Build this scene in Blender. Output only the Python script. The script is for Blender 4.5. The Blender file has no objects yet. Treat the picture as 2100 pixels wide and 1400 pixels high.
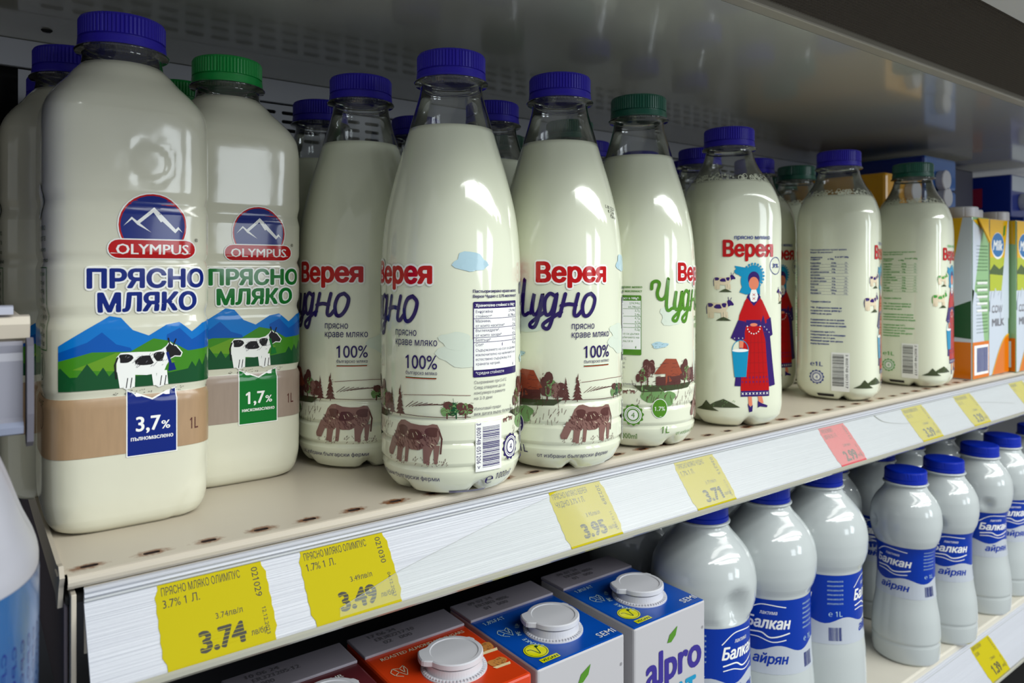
import bpy, bmesh, math, random
import numpy as np
from mathutils import Vector, Matrix
from mathutils.geometry import delaunay_2d_cdt
PI = math.pi
random.seed(7)
SC = bpy.context.scene
COL = SC.collection

# ------------------------------------------------------------------ camera, light, exposure
cam_data = bpy.data.cameras.new('camera')
cam_data.lens = 36 * 1500 / 2100
cam_data.sensor_width = 36
cam_data.shift_y = -145 / 2100
cam_data.clip_start = 0.01
cam_data.dof.use_dof = True
cam_data.dof.focus_distance = 0.43
cam_data.dof.aperture_fstop = 13
cam = bpy.data.objects.new('camera', cam_data)
cam.location = (0, -0.348, 0.125)
cam.rotation_euler = (PI / 2, 0, -math.atan2(0.60096, 0.79928))
COL.objects.link(cam)
SC.camera = cam
SC.view_settings.view_transform = 'Standard'
SC.view_settings.look = 'None'
SC.view_settings.gamma = 1.0
SC.view_settings.use_curve_mapping = False
SC.view_settings.exposure = 0.0

world = bpy.data.worlds.new('world')
SC.world = world
world.use_nodes = True
bg = world.node_tree.nodes['Background']
bg.inputs[0].default_value = (0.92, 0.97, 1.0, 1)
bg.inputs[1].default_value = 0.36


def area(name, loc, target, sx, sy, power, color=(1, 1, 1)):
    l = bpy.data.lights.new(name, 'AREA')
    l.shape = 'RECTANGLE'
    l.size, l.size_y = sx, sy
    l.energy = power
    l.color = color
    o = bpy.data.objects.new(name, l)
    o.location = loc
    d = Vector(target) - Vector(loc)
    o.rotation_euler = d.to_track_quat('-Z', 'Z').to_euler()
    COL.objects.link(o)
    return o


for k, (x, y, z) in enumerate([(1.05, -1.35, 1.15), (1.3, -2.1, 1.45), (1.6, -3.2, 1.9)]):
    area('ceiling_tube', (x, y, z), (0.75, 0.0, 0.1), 3.4, 0.15, 24, (0.96, 1.0, 0.97))
area('canopy_lamp', (0.9, -0.75, 0.85), (0.75, 0.05, 0.1), 1.6, 0.10, 3.2, (1.0, 0.99, 0.95))
area('shop_window', (2.3, -3.2, 0.55), (0.5, 0.0, 0.1), 0.7, 1.0, 14, (0.86, 0.94, 1.0))
area('shop_window', (1.2, -3.6, 0.55), (0.5, 0.0, 0.1), 0.7, 1.0, 12, (0.86, 0.94, 1.0))


# ------------------------------------------------------------------ materials
def lin(c):
    return tuple(((v / 255) / 12.92 if v / 255 <= 0.04045 else ((v / 255 + 0.055) / 1.055) ** 2.4) for v in c) + (1,)


MATS = {}


def mat(name, rgb, rough=0.5, metal=0.0, spec=0.5, coat=0.0, bump=0.0, bscale=200, emit=None, vary=0.0, vscale=20, stretch=None):
    if name in MATS:
        return MATS[name]
    m = bpy.data.materials.new(name)
    m.use_nodes = True
    nt = m.node_tree
    b = nt.nodes['Principled BSDF']
    b.inputs['Base Color'].default_value = lin(rgb)
    b.inputs['Roughness'].default_value = rough
    b.inputs['Metallic'].default_value = metal
    b.inputs['Specular IOR Level'].default_value = spec
    b.inputs['Coat Weight'].default_value = coat
    b.inputs['Coat Roughness'].default_value = 0.04
    co = nt.nodes.new('ShaderNodeTexCoord')
    src = co.outputs['Object']
    if stretch:
        mp = nt.nodes.new('ShaderNodeMapping')
        mp.inputs['Scale'].default_value = stretch
        nt.links.new(src, mp.inputs[0])
        src = mp.outputs[0]
    if bump:
        n = nt.nodes.new('ShaderNodeTexNoise')
        n.inputs['Scale'].default_value = bscale
        n.inputs['Detail'].default_value = 3
        nt.links.new(src, n.inputs['Vector'])
        bp = nt.nodes.new('ShaderNodeBump')
        bp.inputs['Strength'].default_value = bump
        bp.inputs['Distance'].default_value = 0.003 if name.startswith('milk_in_wrapped') else 0.001
        nt.links.new(n.outputs['Fac'], bp.inputs['Height'])
        nt.links.new(bp.outputs[0], b.inputs['Normal'])
    if vary:
        n = nt.nodes.new('ShaderNodeTexNoise')
        n.inputs['Scale'].default_value = vscale
        n.inputs['Detail'].default_value = 5
        nt.links.new(src, n.inputs['Vector'])
        mx = nt.nodes.new('ShaderNodeMix')
        mx.data_type = 'RGBA'
        c = lin(rgb)
        mx.inputs[6].default_value = tuple(v * (1 - vary) for v in c[:3]) + (1,)
        mx.inputs[7].default_value = tuple(min(1, v * (1 + vary)) for v in c[:3]) + (1,)
        nt.links.new(n.outputs['Fac'], mx.inputs[0])
        nt.links.new(mx.outputs[2], b.inputs['Base Color'])
    if emit:
        b.inputs['Emission Color'].default_value = lin(rgb)
        b.inputs['Emission Strength'].default_value = emit
    MATS[name] = m
    return m


def clear_mat(name, tint, boost=1.0, haze=0.0, haze_rgb=(235, 240, 235), rough=0.03):
    m = bpy.data.materials.new(name)
    m.use_nodes = True
    nt = m.node_tree
    for n in list(nt.nodes):
        nt.nodes.remove(n)
    out = nt.nodes.new('ShaderNodeOutputMaterial')
    tr = nt.nodes.new('ShaderNodeBsdfTransparent')
    tr.inputs[0].default_value = tuple(tint) + (1,)
    gl = nt.nodes.new('ShaderNodeBsdfGlossy')
    gl.inputs['Roughness'].default_value = rough
    fr = nt.nodes.new('ShaderNodeFresnel')
    fr.inputs[0].default_value = 1.5
    mu = nt.nodes.new('ShaderNodeMath')
    mu.operation = 'MULTIPLY'
    mu.use_clamp = True
    mu.inputs[1].default_value = boost
    nt.links.new(fr.outputs[0], mu.inputs[0])
    mx = nt.nodes.new('ShaderNodeMixShader')
    nt.links.new(mu.outputs[0], mx.inputs[0])
    base = tr.outputs[0]
    if haze:
        df = nt.nodes.new('ShaderNodeBsdfDiffuse')
        df.inputs[0].default_value = lin(haze_rgb)
        m2 = nt.nodes.new('ShaderNodeMixShader')
        m2.inputs[0].default_value = haze
        nt.links.new(tr.outputs[0], m2.inputs[1])
        nt.links.new(df.outputs[0], m2.inputs[2])
        base = m2.outputs[0]
    nt.links.new(base, mx.inputs[1])
    nt.links.new(gl.outputs[0], mx.inputs[2])
    nt.links.new(mx.outputs[0], out.inputs[0])
    return m


MILK = mat('milk_in_glossy_bottle', (226, 229, 206), 0.10, coat=0.6)
MILK_O = mat('milk_in_wrapped_bottle', (212, 210, 190), 0.15, coat=0.35, bump=0.40, bscale=24)
MILK_L = mat('white_plastic_bottle', (188, 194, 194), 0.12, coat=0.5)
CLEAR = clear_mat('clear_plastic', (0.965, 0.975, 0.975), 2.2, haze=0.02)
FILM = clear_mat('price_rail_film', (1, 1, 1), 0.08, haze=0.17, haze_rgb=(222, 230, 218), rough=0.35)
CAP_BLUE = mat('violet_blue_cap_plastic', (44, 34, 160), 0.36, spec=0.3)
CAP_NAVY = mat('green_dark_cap_plastic', (20, 84, 66), 0.33, coat=0.15)
CAP_GREEN = mat('bright_green_cap_plastic', (16, 142, 62), 0.33, coat=0.15)
CAP_AY = mat('royal_blue_cap_plastic', (0, 36, 160), 0.42, spec=0.25)


def ink(name, rgb, rough=0.14, coat=0.25):
    return mat('ink_' + name, rgb, rough, spec=0.3, coat=coat)


WHITE = ink('white', (240, 240, 236))
CREAM = ink('cream', (222, 205, 176))
RED = ink('red', (184, 6, 10))
PURPLE = ink('purple', (40, 24, 92))
NAVY = ink('navy', (8, 34, 118))
BLUE = ink('blue', (20, 46, 136))
SKY = ink('sky', (10, 112, 192))
SKY2 = ink('sky_dark', (4, 82, 168))
PALE = ink('pale_cloud', (176, 206, 218), 0.14)
PALE2 = ink('pale_tint', (212, 222, 206))
GREEN = ink('green', (6, 112, 38))
HILL = ink('hill', (62, 130, 30))
HILL2 = ink('hill_light', (100, 148, 34))
FOREST = ink('forest', (18, 76, 40))
LEAF = ink('leaf', (112, 150, 92))
LIME = ink('lime', (78, 134, 32))
BROWN = ink('brown', (92, 54, 50))
BROWN2 = ink('brown_light', (134, 98, 90))
BARN = ink('barn', (150, 74, 52))
BLACK = ink('black', (28, 26, 28))
GREY = ink('grey', (120, 118, 124))
SKIN = ink('skin', (226, 132, 100))
TURQ = ink('turquoise', (10, 140, 184))
INDIGO = ink('indigo', (50, 26, 104))
MOUND = ink('mound', (66, 74, 48))
PINK = ink('pink', (232, 176, 170))
GREENTXT = ink('green_text', (88, 168, 80))
TURFG = ink('spot_green', (66, 150, 58))
ORANGE = ink('orange', (214, 112, 8))
YELLOW = ink('yellow', (226, 174, 6))
MINT = ink('mint', (142, 182, 130))
SILVER = ink('silver', (198, 206, 218))
KRAFT = mat('ink_kraft', (166, 136, 104), 0.3, coat=0.2, vary=0.12, vscale=600, stretch=(1, 1, 0.15))


# ------------------------------------------------------------------ mesh helpers
def obj(name, me, parent=None, mats=None, smooth=False):
    if isinstance(me, bmesh.types.BMesh):
        bm = me
        me = bpy.data.meshes.new(name)
        bm.to_mesh(me)
        bm.free()
    if mats:
        for m in (mats if isinstance(mats, (list, tuple)) else [mats]):
            me.materials.append(m)
    if smooth:
        for p in me.polygons:
            p.use_smooth = True
    o = bpy.data.objects.new(name, me)
    COL.objects.link(o)
    if parent:
        o.parent = parent
    return o


def pydata(name, vs, fs, parent=None, mats=None, smooth=False):
    me = bpy.data.meshes.new(name)
    me.from_pydata(vs, [], fs)
    me.update()
    return obj(name, me, parent, mats, smooth)


def thing(name, label, cat, loc=(0, 0, 0), rz=0, group=None):
    o = bpy.data.objects.new(name, None)
    o.empty_display_size = 0.02
    COL.objects.link(o)
    o.location = loc
    o.rotation_euler = (0, 0, rz)
    o['label'] = label
    o['category'] = cat
    if group:
        o['group'] = group
    return o


def tag(o, label, cat, group=None):
    o['label'] = label
    o['category'] = cat
    if group:
        o['group'] = group
    return o


def struct(o):
    o['kind'] = 'structure'
    return o


def box(bm, x0, x1, y0, y1, z0, z1, bevel=0, mi=0):
    r = bmesh.ops.create_cube(bm, size=1)
    vs = r['verts']
    for v in vs:
        v.co = Vector(((x0 + x1) / 2 + v.co.x * (x1 - x0), (y0 + y1) / 2 + v.co.y * (y1 - y0), (z0 + z1) / 2 + v.co.z * (z1 - z0)))
    if bevel:
        es = {e for v in vs for e in v.link_edges}
        q = bmesh.ops.bevel(bm, geom=list(es), offset=bevel, segments=2, affect='EDGES', profile=0.5)
        for fc in q['faces']:
            fc.material_index = mi
    for v in vs:
        if v.is_valid:
            for fc in v.link_faces:
                fc.material_index = mi
    return vs


def boxobj(name, b, m, parent=None, bevel=0):
    bm = bmesh.new()
    box(bm, *b, bevel=bevel)
    return obj(name, bm, parent, m)


def extrude_x(name, prof, x0, x1, m, parent=None, closed=True, smooth=False, nseg=1):
    """profile of (y, z) points swept along X"""
    n = len(prof)
    vs, fs = [], []
    for k in range(nseg + 1):
        x = x0 + (x1 - x0) * k / nseg
        vs += [(x, p[0], p[1]) for p in prof]
    for k in range(nseg):
        for i in range(n if closed else n - 1):
            a, b = i, (i + 1) % n
            fs.append((k * n + a, (k + 1) * n + a, (k + 1) * n + b, k * n + b))
    if closed:
        fs.append(tuple(range(n)))
        fs.append(tuple(range(nseg * n + n - 1, nseg * n - 1, -1)))
    return pydata(name, vs, fs, parent, m, smooth)


def sq_r(th, a, n):
    """radius of a rounded square (superellipse) in direction th (0 = local -Y)"""
    if n <= 2.01:
        return a
    return a / (abs(math.cos(th)) ** n + abs(math.sin(th)) ** n) ** (1 / n)


def interp(prof, z):
    """smooth interpolation of (z, a, n) rows"""
    if z <= prof[0][0]:
        return prof[0][1], prof[0][2]
    if z >= prof[-1][0]:
        return prof[-1][1], prof[-1][2]
    for i in range(len(prof) - 1):
        if prof[i][0] <= z <= prof[i + 1][0]:
            p1, p2 = prof[i], prof[i + 1]
            p0 = prof[i - 1] if i > 0 else p1
            p3 = prof[i + 2] if i + 2 < len(prof) else p2
            h = p2[0] - p1[0]
            if h < 1e-9:
                return p2[1], p2[2]
            t = (z - p1[0]) / h
            d = (p2[1] - p1[1]) / h
            d0 = (p1[1] - p0[1]) / max(1e-9, p1[0] - p0[0]) if i > 0 else d
            d1 = (p3[1] - p2[1]) / max(1e-9, p3[0] - p2[0]) if i + 2 < len(prof) else d
            m1 = 0 if d * d0 <= 0 else 2 * d * d0 / (d + d0)
            m2 = 0 if d * d1 <= 0 else 2 * d * d1 / (d + d1)
            t2, t3 = t * t, t * t * t
            a = (2 * t3 - 3 * t2 + 1) * p1[1] + (t3 - 2 * t2 + t) * h * m1 + (-2 * t3 + 3 * t2) * p2[1] + (t3 - t2) * h * m2
            return a, p1[2] + (p2[2] - p1[2]) * t


def lathe(prof, z0, z1, N=72, dz=0.0025, fn=None, cap_top=False, cap_bot=False, zs=None):
    """rings between z0 and z1 of a smooth profile; fn(th,z,r)->(r,z) deforms"""
    if zs is None:
        k = max(1, int(round((z1 - z0) / dz)))
        zs = [z0 + (z1 - z0) * i / k for i in range(k + 1)]
        for p in prof:
            if z0 < p[0] < z1:
                zs.append(p[0])
        zs = sorted(set(round(z, 5) for z in zs))
    vs, fs = [], []
    for z in zs:
        a, n = interp(prof, z)
        for i in range(N):
            th = 2 * PI * i / N
            r = sq_r(th, a, n)
            zz = z
            if fn:
                r, zz = fn(th, z, r)
            vs.append((r * math.sin(th), -r * math.cos(th), zz))
    for k in range(len(zs) - 1):
        for i in range(N):
            j = (i + 1) % N
            fs.append((k * N + i, k * N + j, (k + 1) * N + j, (k + 1) * N + i))
    if cap_bot:
        vs.append((0, 0, zs[0] + 0.002))
        c = len(vs) - 1
        for i in range(N):
            fs.append((c, (i + 1) % N, i))
    if cap_top:
        vs.append((0, 0, zs[-1]))
        c = len(vs) - 1
        b = (len(zs) - 1) * N
        for i in range(N):
            fs.append((c, b + i, b + (i + 1) % N))
    return vs, fs


def revolve(pts, N=48, fn=None):
    """(r, z) polyline revolved; r==0 ends closed"""
    vs, fs = [], []
    for r, z in pts:
        for i in range(N):
            th = 2 * PI * i / N
            rr = fn(th, r, z) if fn else r
            vs.append((rr * math.sin(th), -rr * math.cos(th), z))
    for k in range(len(pts) - 1):
        for i in range(N):
            j = (i + 1) % N
            fs.append((k * N + i, k * N + j, (k + 1) * N + j, (k + 1) * N + i))
    return vs, fs


# ------------------------------------------------------------------ flat print, bent on to a surface
TXT = {}


def text_mesh(s, size, bold, shear):
    key = (s, round(size, 5), round(bold, 4), shear)
    if key in TXT:
        return TXT[key]
    c = bpy.data.curves.new('t', 'FONT')
    c.body = s
    c.size = 1
    c.shear = shear
    c.resolution_u = 4 if size > 0.006 else 2
    c.fill_mode = 'NONE'
    o = bpy.data.objects.new('t', c)
    m = bpy.data.meshes.new_from_object(o)
    P = [(v.co.x, v.co.y) for v in m.vertices]
    nxt = {}
    E = []
    # outlines come as closed runs of consecutive vertices
    start = 0
    eds = {tuple(sorted(e.vertices)) for e in m.edges}
    for i in range(len(P)):
        if (i, i + 1) in eds:
            E.append((i, i + 1))
        else:
            if i > start:
                E.append((i, start))
            start = i + 1
    bpy.data.objects.remove(o)
    bpy.data.meshes.remove(m)
    bpy.data.curves.remove(c)
    vs, fs = [], []
    if E:
        r = delaunay_2d_cdt([Vector(p) for p in P], E, [], 0, 1e-5)
        V = np.array([tuple(v) for v in r[0]])
        T = np.array([tuple(f) for f in r[2]])
        C = V[T].mean(axis=1)
        A = np.array([P[i] for i, j in E])
        B = np.array([P[j] for i, j in E])
        wn = np.zeros(len(C), int)
        for (ax, ay), (bx, by) in zip(A, B):
            side = (bx - ax) * (C[:, 1] - ay) - (C[:, 0] - ax) * (by - ay)
            wn += ((ay <= C[:, 1]) & (by > C[:, 1]) & (side > 0)).astype(int)
            wn -= ((ay > C[:, 1]) & (by <= C[:, 1]) & (side < 0)).astype(int)
        vs = [tuple(v) for v in V.tolist()]
        fs = [tuple(t) for t, w in zip(T.tolist(), wn) if w != 0]
        if '1' in s:    # the built-in face draws a bare bar for the digit one: add its flag
            for i in range(len(P) - 3):
                q = P[i:i + 4]
                xs, ys = [p[0] for p in q], [p[1] for p in q]
                a0, a1 = min(xs), max(xs)
                if (i + 4 == len(P) or (i + 3, i + 4) not in eds) and (i == 0 or (i - 1, i) not in eds) and 0.08 < a1 - a0 < 0.12 and 0.66 < max(ys) < 0.70 and min(ys) < 0.01:
                    if not any(a0 - 0.12 < p[0] < a1 + 0.03 for k, p in enumerate(P) if not i <= k < i + 4):
                        b = len(vs)
                        vs += [(a0 + 0.04, 0.682), (a0 - 0.13, 0.585), (a0 - 0.13, 0.495), (a0 + 0.06, 0.60)]
                        fs += [(b, b + 1, b + 2), (b, b + 2, b + 3)]
    TXT[key] = (vs, fs)
    return TXT[key]


class Print:
    def __init__(self):
        self.v, self.f, self.mi, self.mats = [], [], [], []

    def m(self, mt):
        if mt not in self.mats:
            self.mats.append(mt)
        return self.mats.index(mt)

    def add(self, vs, fs, mt, lay):
        b = len(self.v)
        k = self.m(mt)
        self.v += [(x, y, lay) for x, y in vs]
        for f in fs:
            ar = sum(vs[f[i - 1]][0] * vs[f[i]][1] - vs[f[i]][0] * vs[f[i - 1]][1] for i in range(len(f)))
            self.f.append(tuple(b + i for i in (f if ar >= 0 else f[::-1])))
            self.mi.append(k)

    def poly(self, pts, mt, lay=1):
        from mathutils.geometry import tessellate_polygon
        tr = tessellate_polygon([[Vector((x, y, 0)) for x, y in pts]])
        self.add(pts, [tuple(t) for t in tr], mt, lay)

    def rect(self, x0, y0, x1, y1, mt, lay=1):
        self.add([(x0, y0), (x1, y0), (x1, y1), (x0, y1)], [(0, 1, 2, 3)], mt, lay)

    def rrect(self, x0, y0, x1, y1, r, mt, lay=1):
        pts = []
        for cx, cy, a0 in [(x1 - r, y0 + r, -90), (x1 - r, y1 - r, 0), (x0 + r, y1 - r, 90), (x0 + r, y0 + r, 180)]:
            for k in range(5):
                a = math.radians(a0 + k * 22.5)
                pts.append((cx + r * math.cos(a), cy + r * math.sin(a)))
        self.poly(pts, mt, lay)

    def ell(self, cx, cy, rx, ry, mt, lay=1, n=24, a0=0, a1=360):
        pts = [(cx + rx * math.cos(math.radians(a0 + (a1 - a0) * k / n)), cy + ry * math.sin(math.radians(a0 + (a1 - a0) * k / n))) for k in range(n + (0 if a1 - a0 >= 360 else 1))]
        self.poly(pts, mt, lay)

    def ring(self, cx, cy, r, w, mt, lay=1, n=28, a0=0, a1=360, ry=None):
        ry = ry or r
        vs, fs = [], []
        for k in range(n + 1):
            a = math.radians(a0 + (a1 - a0) * k / n)
            vs += [(cx + (r - w / 2) * math.cos(a), cy + (ry - w / 2) * math.sin(a)), (cx + (r + w / 2) * math.cos(a), cy + (ry + w / 2) * math.sin(a))]
        for k in range(n):
            fs.append((2 * k, 2 * k + 1, 2 * k + 3, 2 * k + 2))
        self.add(vs, fs, mt, lay)

    def line(self, pts, w, mt, lay=1):
        vs, fs = [], []
        for (x0, y0), (x1, y1) in zip(pts, pts[1:]):
            dx, dy = x1 - x0, y1 - y0
            L = math.hypot(dx, dy) or 1e-9
            nx, ny = -dy / L * w / 2, dx / L * w / 2
            ex, ey = dx / L * w / 3, dy / L * w / 3
            b = len(vs)
            vs += [(x0 + nx - ex, y0 + ny - ey), (x0 - nx - ex, y0 - ny - ey), (x1 - nx + ex, y1 - ny + ey), (x1 + nx + ex, y1 + ny + ey)]
            fs.append((b, b + 1, b + 2, b + 3))
        self.add(vs, fs, mt, lay)

    def curve(self, pts, w, mt, lay=1, n=8):
        """smooth thick stroke through the points"""
        out = []
        P = [pts[0]] + list(pts) + [pts[-1]]
        for i in range(1, len(P) - 2):
            for k in range(n):
                t = k / n
                q = []
                for d in (0, 1):
                    p0, p1, p2, p3 = P[i - 1][d], P[i][d], P[i + 1][d], P[i + 2][d]
                    q.append(0.5 * (2 * p1 + (p2 - p0) * t + (2 * p0 - 5 * p1 + 4 * p2 - p3) * t * t + (3 * p1 - p0 - 3 * p2 + p3) * t ** 3))
                out.append(tuple(q))
        out.append(pts[-1])
        vs, fs = [], []
        for i, (x, y) in enumerate(out):
            a = out[max(0, i - 1)]
            b = out[min(len(out) - 1, i + 1)]
            dx, dy = b[0] - a[0], b[1] - a[1]
            L = math.hypot(dx, dy) or 1e-9
            vs += [(x - dy / L * w / 2, y + dx / L * w / 2), (x + dy / L * w / 2, y - dx / L * w / 2)]
        for i in range(len(out) - 1):
            fs.append((2 * i, 2 * i + 1, 2 * i + 3, 2 * i + 2))
        self.add(vs, fs, mt, lay)
        for e in (out[0], out[-1]):
            self.ell(e[0], e[1], w / 2, w / 2, mt, lay, n=10)

    def text(self, s, x, y, size, mt, lay=2, width=None, bold=0.0, shear=0.0, align='L', rot=0, height=None, outline=None, omat=None):
        """size = cap height in metres; width fits the run to a length"""
        vs, fs = text_mesh(s, size, 0, shear)
        if not vs:
            return
        xs = [v[0] for v in vs]
        x0, x1 = min(xs), max(xs)
        k = size / 0.73
        kx = k if width is None else width / max(1e-6, x1 - x0)
        off = {'L': 0, 'C': -(x1 - x0) / 2, 'R': -(x1 - x0)}[align]
        ca, sa = math.cos(math.radians(rot)), math.sin(math.radians(rot))

        def tr(V, dx=0, dy=0):
            r = []
            for a, b in V:
                px, py = (a - x0 + off) * kx + dx, b * k + dy
                r.append((x + px * ca - py * sa, y + px * sa + py * ca))
            return r
        e = bold * size * 1.5
        if outline:
            g = e + outline * size * 2.2
            for q in range(12):
                self.add(tr(vs, g * math.cos(q * PI / 6), g * math.sin(q * PI / 6)), fs, omat or WHITE, lay - 0.6 + 0.02 * q)
        self.add(tr(vs), fs, mt, lay)
        if bold:
            n = 8 if size > 0.006 else 2
            for q in range(n):
                aa = q * 2 * PI / n
                self.add(tr(vs, e * math.cos(aa), e * math.sin(aa) * 0.7), fs, mt, lay + 0.03 * (q + 1))

    def paragraph(self, lines, x, y, size, lead, mt, lay=2, width=None):
        for i, s in enumerate(lines):
            if s:
                self.text(s, x, y - i * lead, size, mt, lay, width=(width * min(1, len(s) / max(len(q) for q in lines)) if width else None))

    def barcode(self, x0, y0, x1, y1, mt, lay=3, vertical=False, digits=None, backing=True, seed=3):
        r = random.Random(seed)
        if backing:
            self.rect(x0 - 0.0008, y0 - 0.0008, x1 + 0.0008, y1 + 0.0008, WHITE, lay - 1)
        a, b = (y0, y1) if vertical else (x0, x1)
        t = a
        while t < b - 0.0006:
            w = r.choice([0.00025, 0.00035, 0.0006])
            if vertical:
                self.rect(x0, t, x1, min(t + w, b), mt, lay)
            else:
                self.rect(t, y0, min(t + w, b), y1, mt, lay)
            t += w + r.choice([0.00025, 0.00035, 0.0005])

    def star_badge(self, cx, cy, r, mt, num='4', lay=3):
        pts = []
        for k in range(48):
            a = 2 * PI * k / 48
            rr = r * (1 + 0.08 * (1 if k % 4 < 2 else -0.6))
            pts.append((cx + rr * math.cos(a), cy + rr * math.sin(a)))
        self.poly(pts, mt, lay)
        self.ring(cx, cy, r * 0.80, r * 0.10, WHITE, lay + 1)
        self.ring(cx, cy, r * 0.66, r * 0.07, WHITE, lay + 1, n=40)
        self.ell(cx, cy, r * 0.50, r * 0.50, WHITE, lay + 1)
        self.text(num, cx, cy - r * 0.28, r * 0.55, mt, lay + 2, align='C')

    def build(self, name, fn, parent=None, gx=0.004, gy=0.006, lift=0.00006, base=0.00018):
        bm = bmesh.new()
        vv = [bm.verts.new(v) for v in self.v]
        late = []
        for f, k in zip(self.f, self.mi):
            if all(not g or max(self.v[i][ax] for i in f) - min(self.v[i][ax] for i in f) < 0.45 * g for ax, g in ((0, gx), (1, gy))):
                late.append((f, k))
                continue
            try:
                fc = bm.faces.new([vv[i] for i in f])
                fc.material_index = k
            except ValueError:
                pass
        if self.v:
            for ax, g in ((0, gx), (1, gy)):
                if not g:
                    continue
                lo, hi = min(v[ax] for v in self.v), max(v[ax] for v in self.v)
                t = (math.floor(lo / g) + 1) * g
                while t < hi:
                    p = [0, 0, 0]
                    n = [0, 0, 0]
                    p[ax] = t
                    n[ax] = 1
                    lst = []
                    for fc in bm.faces:
                        c = [v.co[ax] for v in fc.verts]
                        if min(c) < t < max(c):
                            lst.append(fc)
                    if lst:
                        ge = set(lst)
                        for fc in lst:
                            ge.update(fc.edges)
                            ge.update(fc.verts)
                        bmesh.ops.bisect_plane(bm, geom=list(ge), dist=1e-8, plane_co=p, plane_no=n)
                    t += g
        for f, k in late:
            try:
                fc = bm.faces.new([vv[i] for i in f])
                fc.material_index = k
            except ValueError:
                pass
        for v in bm.verts:
            v.co = fn(v.co.x, v.co.y, base + v.co.z * lift)
        bm.normal_update()
        return obj(name, bm, parent, self.mats, smooth=bool(gx and gx < 0.01))


def cow(P, x, y, w, body, spot, line, lay=3, flip=False, grazing=False, head=None, outline=None):
    """a cow in side view, w wide, feet at y, head to the right"""
    s = -1 if flip else 1

    def T(pts):
        return [(x + s * (px - 0.5) * w, y + py * w) for px, py in pts]
    if grazing:
        b = [(0.015, 0.40), (0.01, 0.54), (0.05, 0.615), (0.12, 0.625), (0.20, 0.60), (0.34, 0.60), (0.48, 0.615), (0.60, 0.66), (0.68, 0.65), (0.75, 0.58), (0.80, 0.46), (0.865, 0.36), (0.88, 0.385), (0.90, 0.34), (0.94, 0.26), (0.995, 0.14), (0.985, 0.09), (0.94, 0.075),
             (0.90, 0.11), (0.85, 0.20), (0.80, 0.24), (0.74, 0.22), (0.715, 0.20), (0.71, 0.10), (0.725, 0.0), (0.675, 0.0), (0.665, 0.10), (0.645, 0.21), (0.60, 0.25), (0.48, 0.215), (0.36, 0.215), (0.27, 0.25), (0.235, 0.22), (0.215, 0.13), (0.225, 0.0), (0.175, 0.0), (0.165, 0.12), (0.13, 0.22), (0.10, 0.27), (0.05, 0.32)]
    else:
        b = [(0.02, 0.30), (0.02, 0.52), (0.07, 0.58), (0.30, 0.58), (0.55, 0.57), (0.68, 0.60), (0.76, 0.66), (0.80, 0.72), (0.84, 0.68), (0.90, 0.66), (0.99, 0.54), (0.97, 0.49), (0.88, 0.50), (0.80, 0.46), (0.74, 0.36),
             (0.70, 0.26), (0.70, 0.02), (0.64, 0.0), (0.61, 0.02), (0.62, 0.24), (0.45, 0.22), (0.26, 0.24), (0.20, 0.20), (0.22, 0.02), (0.15, 0.0), (0.12, 0.02), (0.11, 0.22), (0.07, 0.26)]
    if outline:
        cx = sum(p[0] for p in b) / len(b)
        P.line(T(b + [b[0]]), w * 0.035, outline, lay - 0.3)
    P.poly(T(b), body, lay)
    for dx, col in ((0.10, body), (-0.07, body)):
        q = [(0.66 + dx, 0.26), (0.68 + dx, 0.02), (0.62 + dx, 0.02), (0.59 + dx, 0.26)]
        P.poly(T(q), col, lay - 0.1)
        q = [(0.18 + dx, 0.30), (0.17 + dx, 0.02), (0.12 + dx, 0.02), (0.08 + dx, 0.30)]
        P.poly(T(q), col, lay - 0.1)
    sp = [((0.13, 0.50), 0.10, 0.09), ((0.42, 0.45), 0.13, 0.10), ((0.64, 0.50), 0.08, 0.10)]
    for (cx, cy), rx, ry in sp:
        pts = [(cx + rx * math.cos(a) * (1 + 0.25 * math.sin(3 * a + cx * 9)), cy + ry * math.sin(a) * (1 + 0.2 * math.cos(2 * a))) for a in [2 * PI * k / 14 for k in range(14)]]
        pts = [(px, min(py, 0.60)) for px, py in pts]
        P.poly(T(pts), spot, lay + 0.5)
    h = head or spot
    if grazing:
        P.poly(T([(0.74, 0.56), (0.80, 0.44), (0.90, 0.32), (0.99, 0.16), (0.97, 0.08), (0.88, 0.08), (0.80, 0.24), (0.74, 0.36)]), h, lay + 0.5)
    else:
        P.poly(T([(0.74, 0.64), (0.80, 0.72), (0.84, 0.68), (0.90, 0.66), (0.99, 0.54), (0.97, 0.49), (0.88, 0.50), (0.78, 0.44)]), h, lay + 0.5)
        P.line(T([(0.80, 0.70), (0.78, 0.80)]), w * 0.02, line, lay + 0.6)
        P.line(T([(0.86, 0.68), (0.90, 0.78)]), w * 0.02, line, lay + 0.6)
    P.line(T([(0.02, 0.52), (-0.02, 0.40), (0.0, 0.18)]), w * 0.025, line, lay + 0.6)


def hatch(P, x0, y0, x1, y1, n, w, mt, lay, slope=1.0, jit=0.3, seed=1):
    r = random.Random(seed)
    for _ in range(n):
        x = r.uniform(x0, x1)
        y = r.uniform(y0, y1)
        L = r.uniform(0.3, 1) * min(x1 - x0, y1 - y0) * 0.27
        a = math.atan(slope) + r.uniform(-jit, jit)
        P.line([(x, y), (x + L * math.cos(a), y + L * math.sin(a))], w, mt, lay)


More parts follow.
